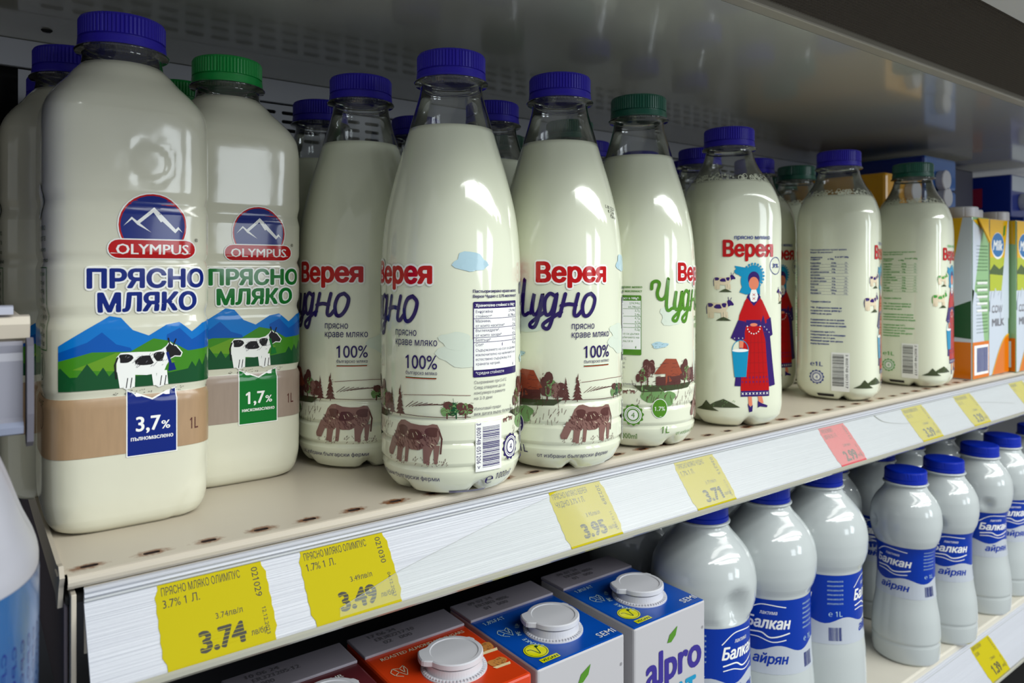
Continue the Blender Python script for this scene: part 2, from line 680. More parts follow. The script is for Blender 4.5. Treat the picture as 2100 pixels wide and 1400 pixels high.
def tree(P, x, y, w, h, green, dark, lay=3, seed=0, pine=False):
    r = random.Random(seed)
    if pine:
        for k in range(7):
            t = k / 7
            ww = w * (1 - t) * 0.5
            P.poly([(x - ww, y + h * t), (x + ww, y + h * (t + 0.02)), (x + r.uniform(-0.1, 0.1) * w, y + h * (t + 0.26))], dark, lay + 0.05 * k)
        P.rect(x - w * 0.04, y - h * 0.06, x + w * 0.04, y + h * 0.1, dark, lay)
        hatch(P, x - w * 0.3, y, x + w * 0.3, y + h * 0.8, 16, h * 0.012, BROWN2, lay + 0.8, seed=seed)
    else:
        for k in range(7):
            P.ell(x + r.uniform(-0.3, 0.3) * w, y + h * r.uniform(0.30, 0.78), w * r.uniform(0.16, 0.3), h * r.uniform(0.14, 0.24), green if k % 2 else dark, lay + 0.06 * k, n=9)
        hatch(P, x - w * 0.4, y + h * 0.1, x + w * 0.35, y + h * 0.85, 28, h * 0.018, dark, lay + 0.7, jit=1.2, seed=seed + 5)
        P.rect(x - w * 0.04, y - h * 0.02, x + w * 0.04, y + h * 0.35, dark, lay)


def blob(P, cx, cy, rx, ry, mt, lay=1, seed=0, n=20):
    r = random.Random(seed)
    ph = [r.uniform(0, 6) for _ in range(3)]
    pts = []
    for k in range(n):
        a = 2 * PI * k / n
        q = 1 + 0.14 * math.sin(3 * a + ph[0]) + 0.09 * math.sin(5 * a + ph[1])
        pts.append((cx + rx * q * math.cos(a), cy + ry * q * math.sin(a)))
    P.poly(pts, mt, lay)


# ------------------------------------------------------------------ the four label designs
def label_chudno(main, deep, circ):
    P = Print()
    R = 0.0411
    half = PI * R
    for side in (0, 1):
        o = side * half
        if side:
            o = half if main is PURPLE else half

        def X(d):
            return o + math.radians(d) * R
        # brand word and script word
        P.text('Верея', X(-31), 0.1183, 0.0120, RED, 5, width=0.0450, bold=0.045, outline=0.035, omat=WHITE)
        z = 0.0968
        w = 0.0023
        k = 0.0001

        def S(pts, dx):
            return [(X(-58) + dx + a, z + b) for a, b in pts]
        P.curve(S([(0.0005, 0.0158), (0.001, 0.0198), (0.004, 0.0210), (0.006, 0.0190), (0.0045, 0.0130), (0.0055, 0.0092), (0.0085, 0.0085), (0.0110, 0.0120), (0.0128, 0.0230), (0.0118, 0.0120), (0.0113, 0.0030), (0.0128, 0.0006), (0.0155, 0.0020)], -0.002), w, main, 4)
        P.curve(S([(0.0150, 0.0020), (0.0175, 0.0140), (0.0163, 0.0050), (0.0175, 0.0010), (0.0205, 0.0040), (0.0230, 0.0140), (0.0210, 0.0020), (0.0180, -0.0060), (0.0150, -0.0065), (0.0148, -0.0045), (0.0190, -0.0010), (0.0245, 0.0030)], 0), w, main, 4)
        P.curve(S([(0.0310, 0.0125), (0.0275, 0.0142), (0.0245, 0.0100), (0.0245, 0.0030), (0.0262, 0.0010), (0.0290, 0.0040), (0.0318, 0.0142), (0.0300, 0.0030), (0.0270, -0.0065), (0.0240, -0.0070), (0.0235, -0.0045), (0.0290, -0.0005), (0.0345, 0.0030)], 0), w, main, 4)
        P.curve(S([(0.0370, 0.0140), (0.0352, 0.0070), (0.0335, 0.0005)], 0), w, main, 4)
        P.curve(S([(0.0345, 0.0068), (0.0390, 0.0078), (0.0435, 0.0072)], 0), w, main, 4)
        P.curve(S([(0.0450, 0.0140), (0.0432, 0.0070), (0.0425, 0.0015), (0.0445, 0.0008), (0.0470, 0.0035)], 0), w, main, 4)
        P.curve(S([(0.0535, 0.0142), (0.0500, 0.0125), (0.0478, 0.0070), (0.0485, 0.0012), (0.0515, 0.0008), (0.0548, 0.0050), (0.0562, 0.0110), (0.0535, 0.0142)], 0), w, main, 4)
        P.text('прясно', X(-1), 0.0893, 0.0042, main, 4, width=0.0150)
        P.text('краве мляко', X(-1), 0.0840, 0.0042, main, 4, width=0.0270)
        P.text('100%', X(10), 0.0714, 0.0078, main, 4, width=0.0190, bold=0.004)
        P.text('българско мляко', X(10), 0.0682, 0.0020, main, 4, width=0.0190)
        for i, c in enumerate((WHITE, GREEN, RED)):
            P.rect(X(10), 0.0668 - i * 0.0004, X(36), 0.0672 - i * 0.0004, c, 4)
        # washes of pale sky
        blob(P, X(-36), 0.094, 0.012, 0.007, PALE2, 1, seed=4)
        blob(P, X(55), 0.080, 0.012, 0.008, PALE2, 1, seed=6)
        # farm landscape
        blob(P, X(-60), 0.0400, 0.0085, 0.0060, LEAF, 2, seed=51)
        blob(P, X(-44), 0.0365, 0.0065, 0.0050, LEAF, 2.1, seed=52)
        P.poly([(X(-78), 0.0455), (X(-8), 0.0462), (X(-16), 0.0425), (X(-44), 0.0415), (X(-70), 0.0410)], MOUND, 2.2)
        hatch(P, X(-78), 0.030, X(-5), 0.046, 70, 0.00025, BROWN, 3.5, slope=4, jit=0.5, seed=3)
        P.poly([(X(-58), 0.0535), (X(-46), 0.0640), (X(-34), 0.0635), (X(-26), 0.0530), (X(-30), 0.0525), (X(-38), 0.0600), (X(-45), 0.0535)], BARN, 4)
        P.poly([(X(-46), 0.0535), (X(-38), 0.0610), (X(-28), 0.0535), (X(-28), 0.0455), (X(-46), 0.0455)], BARN, 3.4)
        P.rect(X(-56), 0.0455, X(-28), 0.0515, BROWN, 3.6)
        hatch(P, X(-57), 0.046, X(-27), 0.061, 40, 0.00022, BROWN, 4.6, slope=0.1, jit=0.2, seed=9)
        for q, (d, ww, hh) in enumerate([(-64, 0.011, 0.020), (-22, 0.012, 0.019), (-13, 0.010, 0.013), (-70, 0.008, 0.013)]):
            tree(P, X(d), 0.0455, ww, hh, LEAF if q % 2 else BROWN2, BROWN, 3 + q * 0.2, seed=q + 2)
        tree(P, X(-6), 0.0455, 0.006, 0.013, LEAF, BROWN, 3.2, seed=12, pine=True)
        tree(P, X(4), 0.0455, 0.007, 0.015, LEAF, BROWN, 3.3, seed=15, pine=True)
        P.line([(X(8), 0.0565), (X(22), 0.0572), (X(40), 0.0576), (X(62), 0.0568)], 0.0003, BROWN2, 3)
        for t in range(9):
            P.line([(X(10 + t * 3), 0.0500 + 0.0003 * t), (X(17 + t * 4), 0.0535 - 0.0002 * t)], 0.0003, BROWN, 3)
        for t in range(3):
            tree(P, X(44 + t * 7), 0.0445, 0.009, 0.010 + 0.001 * (t % 2), LEAF, FOREST if t % 2 else BROWN, 3.1, seed=30 + t)
        P.line([(X(-5), 0.0460), (X(62), 0.0448)], 0.0003, BROWN, 3)
        blob(P, X(-52), 0.0735, 0.006, 0.0022, PALE, 2, seed=8)
        hatch(P, X(-60), 0.0715, X(-44), 0.0745, 10, 0.0002, FOREST, 3, slope=0.2, seed=5)
        # grazing cow
        cow(P, X(14), 0.0190, 0.036, BROWN2, BROWN, BROWN, 3, flip=True, grazing=True, head=BROWN2)
        hatch(P, X(-4), 0.0285, X(37), 0.0375, 130, 0.00024, BROWN, 4.4, slope=-1.6, jit=0.5, seed=21)
        hatch(P, X(0), 0.0285, X(37), 0.0370, 12, 0.0003, CREAM, 4.5, slope=-1.2, jit=0.5, seed=24)
        hatch(P, X(-10), 0.0180, X(46), 0.0225, 70, 0.00022, BROWN, 3.2, slope=3, jit=0.9, seed=22)
        P.text('от избрани български ферми', X(-32), 0.0098, 0.0026, main, 4, width=0.0500)
        P.ell(X(-52), 0.0295, 0.0058, 0.0068, WHITE, 4)
        P.ell(X(-52), 0.0295, 0.0054, 0.0064, circ, 4.3)
        P.text('3,7%' if main is PURPLE else '1.7%', X(-52), 0.0280, 0.0030, WHITE, 5, width=0.0076, align='C')
        P.text('1L', X(-50), 0.0120, 0.0052, main, 4)
    # back panel one: nutrition table
    def X(d):
        return math.radians(d) * R
    blob(P, X(62), 0.130, 0.0095, 0.0052, PALE, 1.5, seed=11)
    blob(P, X(64), 0.128, 0.0065, 0.0036, SKY if False else PALE, 2, seed=12)
    blob(P, X(50), 0.0870, 0.008, 0.005, PALE2, 1.5, seed=15)
    P.text('Пастьоризирано краве мляко', X(64), 0.1130, 0.0017, main, 4, width=0.0335, bold=0.03)
    P.text('Верея Чудно с 3,7% масленост' if main is PURPLE else 'Верея Чудно с 1,7% масленост', X(64), 0.1102, 0.0017, main, 4, width=0.0335, bold=0.03)
    P.rrect(X(64), 0.0665, X(110), 0.1080, 0.0008, main, 3)
    P.rect(X(64.6), 0.0705, X(109.4), 0.1042, WHITE, 3.5)
    P.text('Хранителна стойност в 100g*:', X(66), 0.1052, 0.0016, WHITE, 4, width=0.0300, bold=0.03)
    rows = [('Енергийна', '274,94kJ'), ('стойност*', '65,78kcal'), ('Мазнини,', '3,7g'), ('от които наситени*', '2,4g'), ('Въглехидрати*,', '4,7g'), ('от които захари*', '4,7g'), ('Белтъци*', '3,3g'), ('Сол*', '0,2g')]
    for i, (a, b) in enumerate(rows):
        yy = 0.1018 - i * 0.0026
        P.text(a, X(66), yy, 0.00155, main, 4)
        P.text(b, X(108.5), yy, 0.00155, main, 4, align='R')
        if i in (1, 3, 5, 6):
            P.rect(X(64), yy - 0.0007, X(110), yy - 0.0004, main, 4)
    for i, s in enumerate(['Съдържанието на сол се дължи', 'изключително на наличието на', 'естествено съдържащ се в', 'храната натрий.']):
        P.text(s, X(66), 0.0806 - i * 0.0025, 0.0015, main, 4, width=0.0300 * len(s) / 28)
    P.text('*средни стойности', X(66), 0.0680, 0.0017, WHITE, 4, width=0.0190)
    for i, s in enumerate(['Съхранение при 2-6°C', 'След отваряне да се', 'консумира в рамките', 'на 2-3 дни', '', 'Използвай преди:', 'виж датата върху бутилката']):
        if s:
            P.text(s, X(65), 0.0630 - i * 0.0029, 0.0017, GREY, 4, width=0.0011 * len(s))
    P.rect(X(66), 0.0145, X(90), 0.0415, WHITE, 3)
    P.barcode(X(72), 0.0165, X(88), 0.0395, main, 4, vertical=True, backing=False)
    P.text('3 800748 051206 >', X(67), 0.0412, 0.0026, main, 4, width=0.0250, rot=-90)
    P.star_badge(X(102), 0.0250, 0.0070, main)
    P.text('℮', X(76), 0.0062, 0.0062, main, 4, width=0.0058)
    P.text('1000ml', X(87), 0.0078, 0.0042, main, 4, width=0.0135)
    cow(P, X(95), 0.0395, 0.0040, BROWN2, BROWN, BROWN, 4)
    cow(P, X(101), 0.0398, 0.0040, BROWN2, BROWN, BROWN, 4, flip=True)
    P.rect(X(45), 0.0018, X(80), 0.0034, main, 3)
    # back panel two: ecology text
    P.text('НА', X(-96), 0.1160, 0.0040, GREENTXT, 4, align='C', bold=0.02)
    P.text('по-екологична', X(-96), 0.1122, 0.0028, GREENTXT, 4, align='C', width=0.0240, bold=0.03)
    P.text('опаковка', X(-96), 0.1085, 0.0028, GREENTXT, 4, align='C', width=0.0150, bold=0.03)
    blob(P, X(-84), 0.094, 0.010, 0.006, PALE2, 1.5, seed=41)
    return P


def label_dress(main, spot, txt, pct):
    """woman in folk dress with a bucket"""
    P = Print()
    # brand
    P.text('прясно мляко', 0.0020, 0.1500, 0.0034, main, 5, width=0.0300, align='C', bold=0.015)
    P.text('Верея', -0.001, 0.1365, 0.0126, RED, 5, width=0.0410, align='C', bold=0.036)
    # figure, feet at z 0.008, kerchief at 0.127
    x0 = 0.0030
    q = lambda pts: [(x0 + a / 1000, b / 1000) for a, b in pts]
    P.poly(q([(-16, 34), (-9, 86), (-4, 100), (8, 90), (13, 86), (19, 34), (14, 33), (2, 33)]), INDIGO, 3)
    P.poly(q([(-11, 33), (-9, 70), (-6, 84), (6, 84), (10, 70), (13, 33)]), RED, 3.4)
    for i in range(5):
        P.line(q([(-8 + i * 4.2, 34), (-5 + i * 2.8, 80)]), 0.0003, ink('dark_red', (140, 14, 22)), 3.6)
        P.line(q([(-9.5, 44 + i * 8), (11, 44 + i * 8)]), 0.0003, ink('dark_red', (140, 14, 22)), 3.6)
    P.poly(q([(-11, 25.5), (-11, 30), (13, 30), (13, 25.5)]), INDIGO, 3.6)
    P.poly(q([(-11, 30), (-11, 34), (13, 34), (13, 30)]), RED, 3.5)
    for i in range(8):
        xx = -9.5 + i * 2.95
        for s in (1, -1):
            P.line(q([(xx - 0.7, 27.8 - s * 0.8), (xx + 0.7, 27.8 + s * 0.8)]), 0.0004, WHITE, 4)
            P.line(q([(xx - 0.6, 37 - s * 0.7), (xx + 0.6, 37 + s * 0.7)]), 0.0003, INDIGO, 4)
            P.line(q([(xx - 0.6, 40.5 - s * 0.7), (xx + 0.6, 40.5 + s * 0.7)]), 0.0003, INDIGO, 4)
    # bodice, belt, apron beads
    P.poly(q([(-7, 84), (-9, 92), (-8, 100), (-4, 106), (4, 106), (8, 100), (9, 92), (6, 84)]), RED, 3.8)
    P.poly(q([(-6, 104), (0, 97), (6, 104), (4, 107), (-4, 107)]), INDIGO, 4)
    P.poly(q([(-3.6, 105), (-2.5, 101), (0, 100), (2.5, 101), (3.6, 105), (2, 110), (-2, 110)]), WHITE, 4.3)
    for s in (1, -1):
        for yy in (106, 103):
            P.line(q([(-1, yy - s * 0.8), (1, yy + s * 0.8)]), 0.0004, RED, 4.6)
    P.poly(q([(-7, 81), (-6.5, 86), (5.5, 86), (6.5, 81)]), INDIGO, 4)
    for k in range(9):
        a = PI * (1 + k / 8)
        P.ell(x0 + 0.0055 * math.cos(a), 0.081 + 0.006 * math.sin(a), 0.0005, 0.0006, WHITE, 4.4, n=8)
    # sleeves and hands
    P.poly(q([(-7, 102), (-12, 90), (-13, 84), (-8, 84), (-6, 94)]), RED, 3.9)
    P.poly(q([(-13, 86), (-19, 72), (-14, 69), (-7.5, 71), (-8, 85)]), INDIGO, 4.1)
    P.poly(q([(7, 102), (12, 92), (15, 86), (10, 83), (7, 94)]), RED, 3.9)
    P.poly(q([(15, 88), (17, 74), (13, 72), (6, 82), (7, 84)]), INDIGO, 4.1)
    for i in range(3):
        P.text('x', x0 - 0.0165 + i * 0.0033, 0.0712, 0.0016, WHITE, 4.5)
        P.text('x', x0 + 0.0085 + i * 0.0022, 0.0800 - i * 0.0022, 0.0016, WHITE, 4.5)
    P.poly(q([(-12, 70), (-12, 64), (-9, 64), (-8.5, 70)]), SKIN, 4)
    P.ell(x0 - 0.0001, 0.0822, 0.0032, 0.0013, SKIN, 4.5, n=12)
    # head, hair and lace kerchief
    for (cx, cy, rx, ry) in ((0, 121, 7.8, 8.6), (-10, 124.5, 6.2, 3.0), (-7.5, 117, 3.4, 6.4)):
        P.ell(x0 + cx / 1000, cy / 1000, rx / 1000, ry / 1000, TURQ, 3.2, n=18)
    P.poly(q([(-16, 129), (-4, 127), (-5, 119), (-12, 121)]), TURQ, 3.3)
    P.poly(q([(-5, 122), (-12, 108), (-6, 106), (-3, 112)]), TURQ, 3.3)
    for k in range(14):
        a = math.radians(-70 + k * 17)
        P.ell(x0 + 0.0086 * math.cos(a), 0.1212 + 0.0094 * math.sin(a), 0.0009, 0.0010, TURQ, 3.2, n=8)
    P.rect(x0 - 0.0054, 0.106, x0 + 0.0054, 0.118, TURQ, 3.35)
    P.ell(x0, 0.1185, 0.0050, 0.0060, INDIGO, 3.6, n=18)
    P.ell(x0, 0.1150, 0.0042, 0.0052, SKIN, 3.9, n=18)
    P.rect(x0 - 0.0017, 0.1070, x0 + 0.0017, 0.1120, SKIN, 3.8)
    # bucket
    P.poly(q([(-18, 62), (-16, 41), (-6.5, 41), (-4.5, 62)]), TURQ, 5)
    P.ell(x0 - 0.01125, 0.062, 0.0068, 0.0013, WHITE, 5.3, n=14)
    P.ring(x0 - 0.0112, 0.0620, 0.0066, 0.0006, TURQ, 5.2, a0=0, a1=180, ry=0.0080)
    # feet
    P.poly(q([(-5, 26), (-4.5, 18), (-1.5, 18), (-2, 26)]), SKIN, 3)
    P.poly(q([(-5.4, 20), (-4, 13), (-1.4, 13.5), (-1.2, 19), (-3, 17)]), INDIGO, 3.5)
    P.poly(q([(3, 26), (4, 20), (8, 20), (6.5, 26)]), SKIN, 3)
    P.poly(q([(3, 22), (3, 16.5), (5, 17.5), (11, 16.5), (11.5, 18), (6, 20)]), INDIGO, 3.5)
    # cows, mound, percent ring
    cow(P, -0.0205, 0.1100, 0.0170, CREAM, spot, spot, 3, head=spot, grazing=False)
    cow(P, -0.0240, 0.0870, 0.0215, CREAM, spot, spot, 3, head=spot)
    cow(P, 0.0325, 0.1000, 0.0150, CREAM, spot, spot, 3, flip=True, head=spot)
    for cx, cy, w in ((-0.0200, 0.1082, 0.010), (-0.0215, 0.0855, 0.012), (0.0315, 0.0985, 0.009), (-0.0215, 0.0170, 0.026)):
        P.poly([(cx - w / 2, cy), (cx - w / 4, cy + w * 0.16), (cx, cy + w * 0.26), (cx + w / 4, cy + w * 0.14), (cx + w / 2, cy)], MOUND, 3.9)
        hatch(P, cx - w / 3, cy, cx + w / 3, cy + w * 0.2, 10, w * 0.012, LEAF, 4.2, slope=2, seed=int(abs(cx) * 1e4))
    P.ring(0.0235, 0.1290, 0.0060, 0.0005, main, 3, ry=0.0068)
    P.text(pct, 0.0235, 0.1275, 0.0034, main, 4, align='C', width=0.0072, bold=0.03)
    # information side
    xc = -0.0660
    w = 0.034
    P.text('Пастьоризирано краве мляко', xc - w / 2, 0.1445, 0.0015, txt, 4, width=w * 0.95, bold=0.03)
    P.text('Верея 3% масленост', xc - w / 2, 0.1420, 0.0015, txt, 4, width=w * 0.6, bold=0.03)
    P.text('Хранителна', xc - w / 2, 0.1372, 0.0014, txt, 4, bold=0.06)
    P.text('стойност*', xc - w / 2, 0.1352, 0.0014, txt, 4, bold=0.06)
    P.text('в 100g', xc - 0.001, 0.1356, 0.0014, txt, 4, bold=0.06)
    P.text('% от RI** 200g', xc + w / 2, 0.1374, 0.0014, txt, 4, align='R', bold=0.06)
    names = ['Енергийна', 'стойност', 'Мазнини', 'от които наситени', 'киселини', 'Въглехидрати', 'от които захари', 'Белтъци', 'Сол', 'Калций', 'Витамин D']
    vals = ['254kJ', '61kcal', '3,0g', '1,9g', '', '4,7g', '4,7g', '3,2g', '0,1g', '120mg', '0,1g']
    for i, (a, b) in enumerate(zip(names, vals)):
        yy = 0.1318 - i * 0.0029
        P.text(a, xc - w / 2, yy, 0.0014, txt, 4, bold=0.05)
        if b:
            P.text(b, xc + 0.004, yy, 0.0014, txt, 4, align='C', bold=0.05)
            P.text('%d%%' % (2 + i), xc + w / 2 - 0.001, yy, 0.0014, txt, 4, align='R')
        P.rect(xc - w / 2, yy - 0.0007, xc + w / 2, yy - 0.00055, txt, 4)
    para = ['*Средни стойности', '', '**RI - Референтен прием за', 'възрастен човек (8400 kJ /', '2000 kcal) на ден.', '', 'Съдържанието на сол се дължи', 'изключително на наличието на', 'естествено съдържащ се натрий.', '', 'Съхранение при 2-6°C.', 'След отваряне да се консумира', 'в рамките на 2-3 дни.', 'Използвай преди: виж датата', 'върху бутилката.']
    for i, s in enumerate(para):
        if s:
            P.text(s, xc - w / 2, 0.0945 - i * 0.0029, 0.0015, txt, 4, width=w * 0.95 * len(s) / 30, bold=0.06)
    P.text('℮1L', xc - w / 2, 0.0330, 0.0044, txt, 4, width=0.0115, bold=0.02)
    P.star_badge(xc - w / 2 + 0.0060, 0.0225, 0.0064, txt)
    P.rect(xc + 0.0020, 0.0100, xc + 0.0180, 0.0470, WHITE, 3)
    P.barcode(xc + 0.0030, 0.0150, xc + 0.0130, 0.0460, BLACK, 4, vertical=True, backing=False, seed=8)
    P.text('3 800748 001317', xc + 0.0145, 0.0455, 0.0022, BLACK, 4, width=0.0320, rot=-90)
    P.rect(xc - 0.012, 0.0040, xc + 0.004, 0.0066, BLACK, 3)
    P.poly([(xc + w / 2 + 0.004, 0.014), (xc + w / 2 + 0.010, 0.017), (xc + w / 2 + 0.014, 0.022), (xc + w / 2 + 0.020, 0.016), (xc + w / 2 + 0.024, 0.014)], MOUND, 3.9)
    return P


def label_mountain(main, kraft, pct, word, ring):
    P = Print()
    u0 = 0.0075
    L0, L1 = u0 - 0.0400, u0 + 0.0330
    # emblem
    P.ell(u0, 0.1470, 0.0157, 0.0160, WHITE, 2, n=32)
    P.ell(u0, 0.1470, 0.0151, 0.0154, ring, 2.5, n=32)
    P.ell(u0, 0.1470, 0.0143, 0.0146, NAVY, 3, n=32)
    P.poly([(u0 - 0.0130, 0.1465), (u0 - 0.0095, 0.1510), (u0 - 0.0072, 0.1490), (u0 + 0.0005, 0.1560), (u0 + 0.0100, 0.1455), (u0 + 0.0112, 0.1468), (u0 + 0.0132, 0.1440), (u0 + 0.0114, 0.1455), (u0 + 0.0098, 0.1436), (u0 + 0.0040, 0.1492), (u0 + 0.0032, 0.1488), (u0 + 0.0000, 0.1535), (u0 - 0.0060, 0.1480), (u0 - 0.0010, 0.1437), (u0 - 0.0070, 0.1472), (u0 - 0.0094, 0.1498)], WHITE, 3.6)
    P.rrect(u0 - 0.0200, 0.1305, u0 + 0.0200, 0.1405, 0.0050, WHITE, 4)
    P.rrect(u0 - 0.0194, 0.1311, u0 + 0.0194, 0.1399, 0.0044, RED, 4.4)
    P.text('OLYMPUS', u0, 0.1330, 0.0052, WHITE, 5, width=0.0320, align='C', bold=0.02)
    P.text('®', u0 + 0.0192, 0.1395, 0.0018, BLACK, 5)
    P.text('ПРЯСНО', u0 - 0.0018, 0.1170, 0.0088, main, 5, width=0.0515, align='C', bold=0.045, outline=0.04, omat=WHITE)
    P.text('МЛЯКО', u0 - 0.0018, 0.1056, 0.0088, main, 5, width=0.0430, align='C', bold=0.045, outline=0.04, omat=WHITE)
    # landscape
    P.poly([(L0, 0.090), (L0 + 0.010, 0.0965), (L0 + 0.021, 0.1035), (L0 + 0.026, 0.1025), (L0 + 0.031, 0.0965), (L0 + 0.038, 0.0935), (L0 + 0.046, 0.0985), (L0 + 0.052, 0.0995), (L0 + 0.058, 0.0945), (L0 + 0.064, 0.0985), (L1, 0.1000), (L1, 0.075), (L0, 0.075)], SKY, 1)
    P.poly([(L0, 0.0870), (L0 + 0.012, 0.0915), (L0 + 0.018, 0.0960), (L0 + 0.024, 0.0900), (L0 + 0.030, 0.0880), (L0 + 0.034, 0.080), (L0, 0.080)], SKY2, 1.4)
    P.poly([(L0 + 0.046, 0.0935), (L0 + 0.052, 0.0965), (L0 + 0.058, 0.0905), (L0 + 0.066, 0.0945), (L1, 0.0955), (L1, 0.080), (L0 + 0.046, 0.080)], SKY2, 1.4)
    P.poly([(L0, 0.0830), (L0 + 0.014, 0.0868), (L0 + 0.030, 0.0862), (L0 + 0.040, 0.0920), (L0 + 0.047, 0.0905), (L0 + 0.056, 0.0850), (L1, 0.0862), (L1, 0.070), (L0, 0.070)], HILL, 2)
    P.poly([(L0 + 0.006, 0.0790), (L0 + 0.024, 0.0860), (L0 + 0.040, 0.0850), (L0 + 0.050, 0.0800), (L0 + 0.036, 0.0760)], HILL2, 2.4)
    pts = [(L0, 0.0690), (L0, 0.0790)]
    for k, (dx, h) in enumerate([(0.001, 0.080), (0.005, 0.0755), (0.008, 0.0755), (0.012, 0.0815), (0.016, 0.0755), (0.0185, 0.0795), (0.021, 0.0750), (0.024, 0.0785), (0.027, 0.0742), (0.045, 0.0745), (0.056, 0.0760), (0.058, 0.0795), (0.060, 0.0765), (0.062, 0.0805), (0.064, 0.0770), (0.067, 0.0825), (0.070, 0.078)]):
        pts.append((L0 + dx, h))
    pts += [(L1, 0.081), (L1, 0.0690)]
    P.poly(pts, FOREST, 2.8)
    # kraft belt, pennant
    P.rect(-0.070, 0.0375, u0 + 0.055, 0.0650, kraft, 1)
    P.poly([(u0 - 0.0118, 0.0355), (u0 + 0.0108, 0.0355), (u0 + 0.0108, 0.0680), (u0 - 0.0005, 0.0630), (u0 - 0.0118, 0.0680)], WHITE, 3)
    P.poly([(u0 - 0.0113, 0.0360), (u0 + 0.0103, 0.0360), (u0 + 0.0103, 0.0670), (u0 - 0.0005, 0.0622), (u0 - 0.0113, 0.0670)], main, 3.4)
    P.text(pct[:-1], u0 + 0.0030, 0.0475, 0.0072, WHITE, 4, width=0.0105, align='R', bold=0.02)
    P.text('%', u0 + 0.0036, 0.0475, 0.0042, WHITE, 4, width=0.0038, bold=0.02)
    P.text(word, u0 - 0.0005, 0.0430, 0.0022, WHITE, 4, width=0.0186, align='C', bold=0.02)
    P.text('1L', u0 + 0.0170, 0.0455, 0.0060, BROWN, 4, width=0.0042)
    # cow with bell
    cow(P, u0 - 0.0015, 0.0685, 0.0290, WHITE, BLACK, BLACK, 5, head=BLACK, outline=WHITE)
    for dx_ in (-0.0118, -0.0100, 0.0030, 0.0050):
        P.line([(u0 + dx_, 0.0690), (u0 + dx_ + 0.0006, 0.0735)], 0.0004, BLACK, 5.9)
    hatch(P, u0 - 0.013, 0.078, u0 + 0.006, 0.0845, 26, 0.0002, GREY, 5.8, slope=1, seed=3)
    hatch(P, u0 - 0.018, 0.0655, u0 + 0.016, 0.0675, 34, 0.00022, BLACK, 4.6, slope=0.4, jit=0.5, seed=4)
    P.line([(u0 + 0.0062, 0.0845), (u0 + 0.0078, 0.0785)], 0.0012, main, 6)
    P.poly([(u0 + 0.0070, 0.0790), (u0 + 0.0092, 0.0795), (u0 + 0.0102, 0.0760), (u0 + 0.0066, 0.0755)], main, 6.2)
    # left side panel
    xs = -0.0610
    P.ell(xs + 0.008, 0.1580, 0.0070, 0.0090, FOREST, 2)
    P.ell(xs + 0.008, 0.1580, 0.0063, 0.0083, WHITE, 2.4)
    P.curve([(xs + 0.003, 0.157), (xs + 0.008, 0.152), (xs + 0.013, 0.160)], 0.0012, GREEN, 3)
    for i in range(4):
        P.text(('ПРЯСНО МЛЯКО', 'МАСЛЕНОСТ В', 'от крави мляко', 'състав: мляко')[i], xs, 0.1440 - i * 0.0050, 0.0021, FOREST, 3, width=0.020)
    for a, b, c, d in ((xs - 0.002, 0.088, xs + 0.021, 0.1265),):
        P.line([(a, b), (c, b), (c, d), (a, d), (a, b)], 0.0004, GREEN, 2)
    for i, s in enumerate(['ХРАНИТЕЛНИ', 'ДАННИ 100ml', 'енергия 270kJ', 'мазнини 3,7g', 'наситени 2,3g', 'въглехидр 4,7g', 'захари 4,7g', 'белтъци 3,3g', 'сол 0,1g']):
        P.text(s, xs, 0.1225 - i * 0.0040, 0.0019, FOREST if i % 3 else GREEN, 3, width=0.0185)
    for d in (0.004, 0.014):
        P.ring(xs + d, 0.0800, 0.0042, 0.0003, GREEN, 2, ry=0.0062)
        P.line([(xs + d, 0.076), (xs + d, 0.084)], 0.0010, GREEN, 2)
    for i in range(3):
        P.text(('произведено в България', 'партида и срок: виж', 'горната част'), 0, 0, 0.001, GREEN) if False else P.text(['произведено от', 'съхранява се', 'при 2-6°C'][i], xs, 0.0700 - i * 0.0040, 0.0019, FOREST, 3, width=0.016)
    P.ring(xs + 0.012, 0.0560, 0.0045, 0.0003, BROWN, 2, ry=0.0055)
    return P


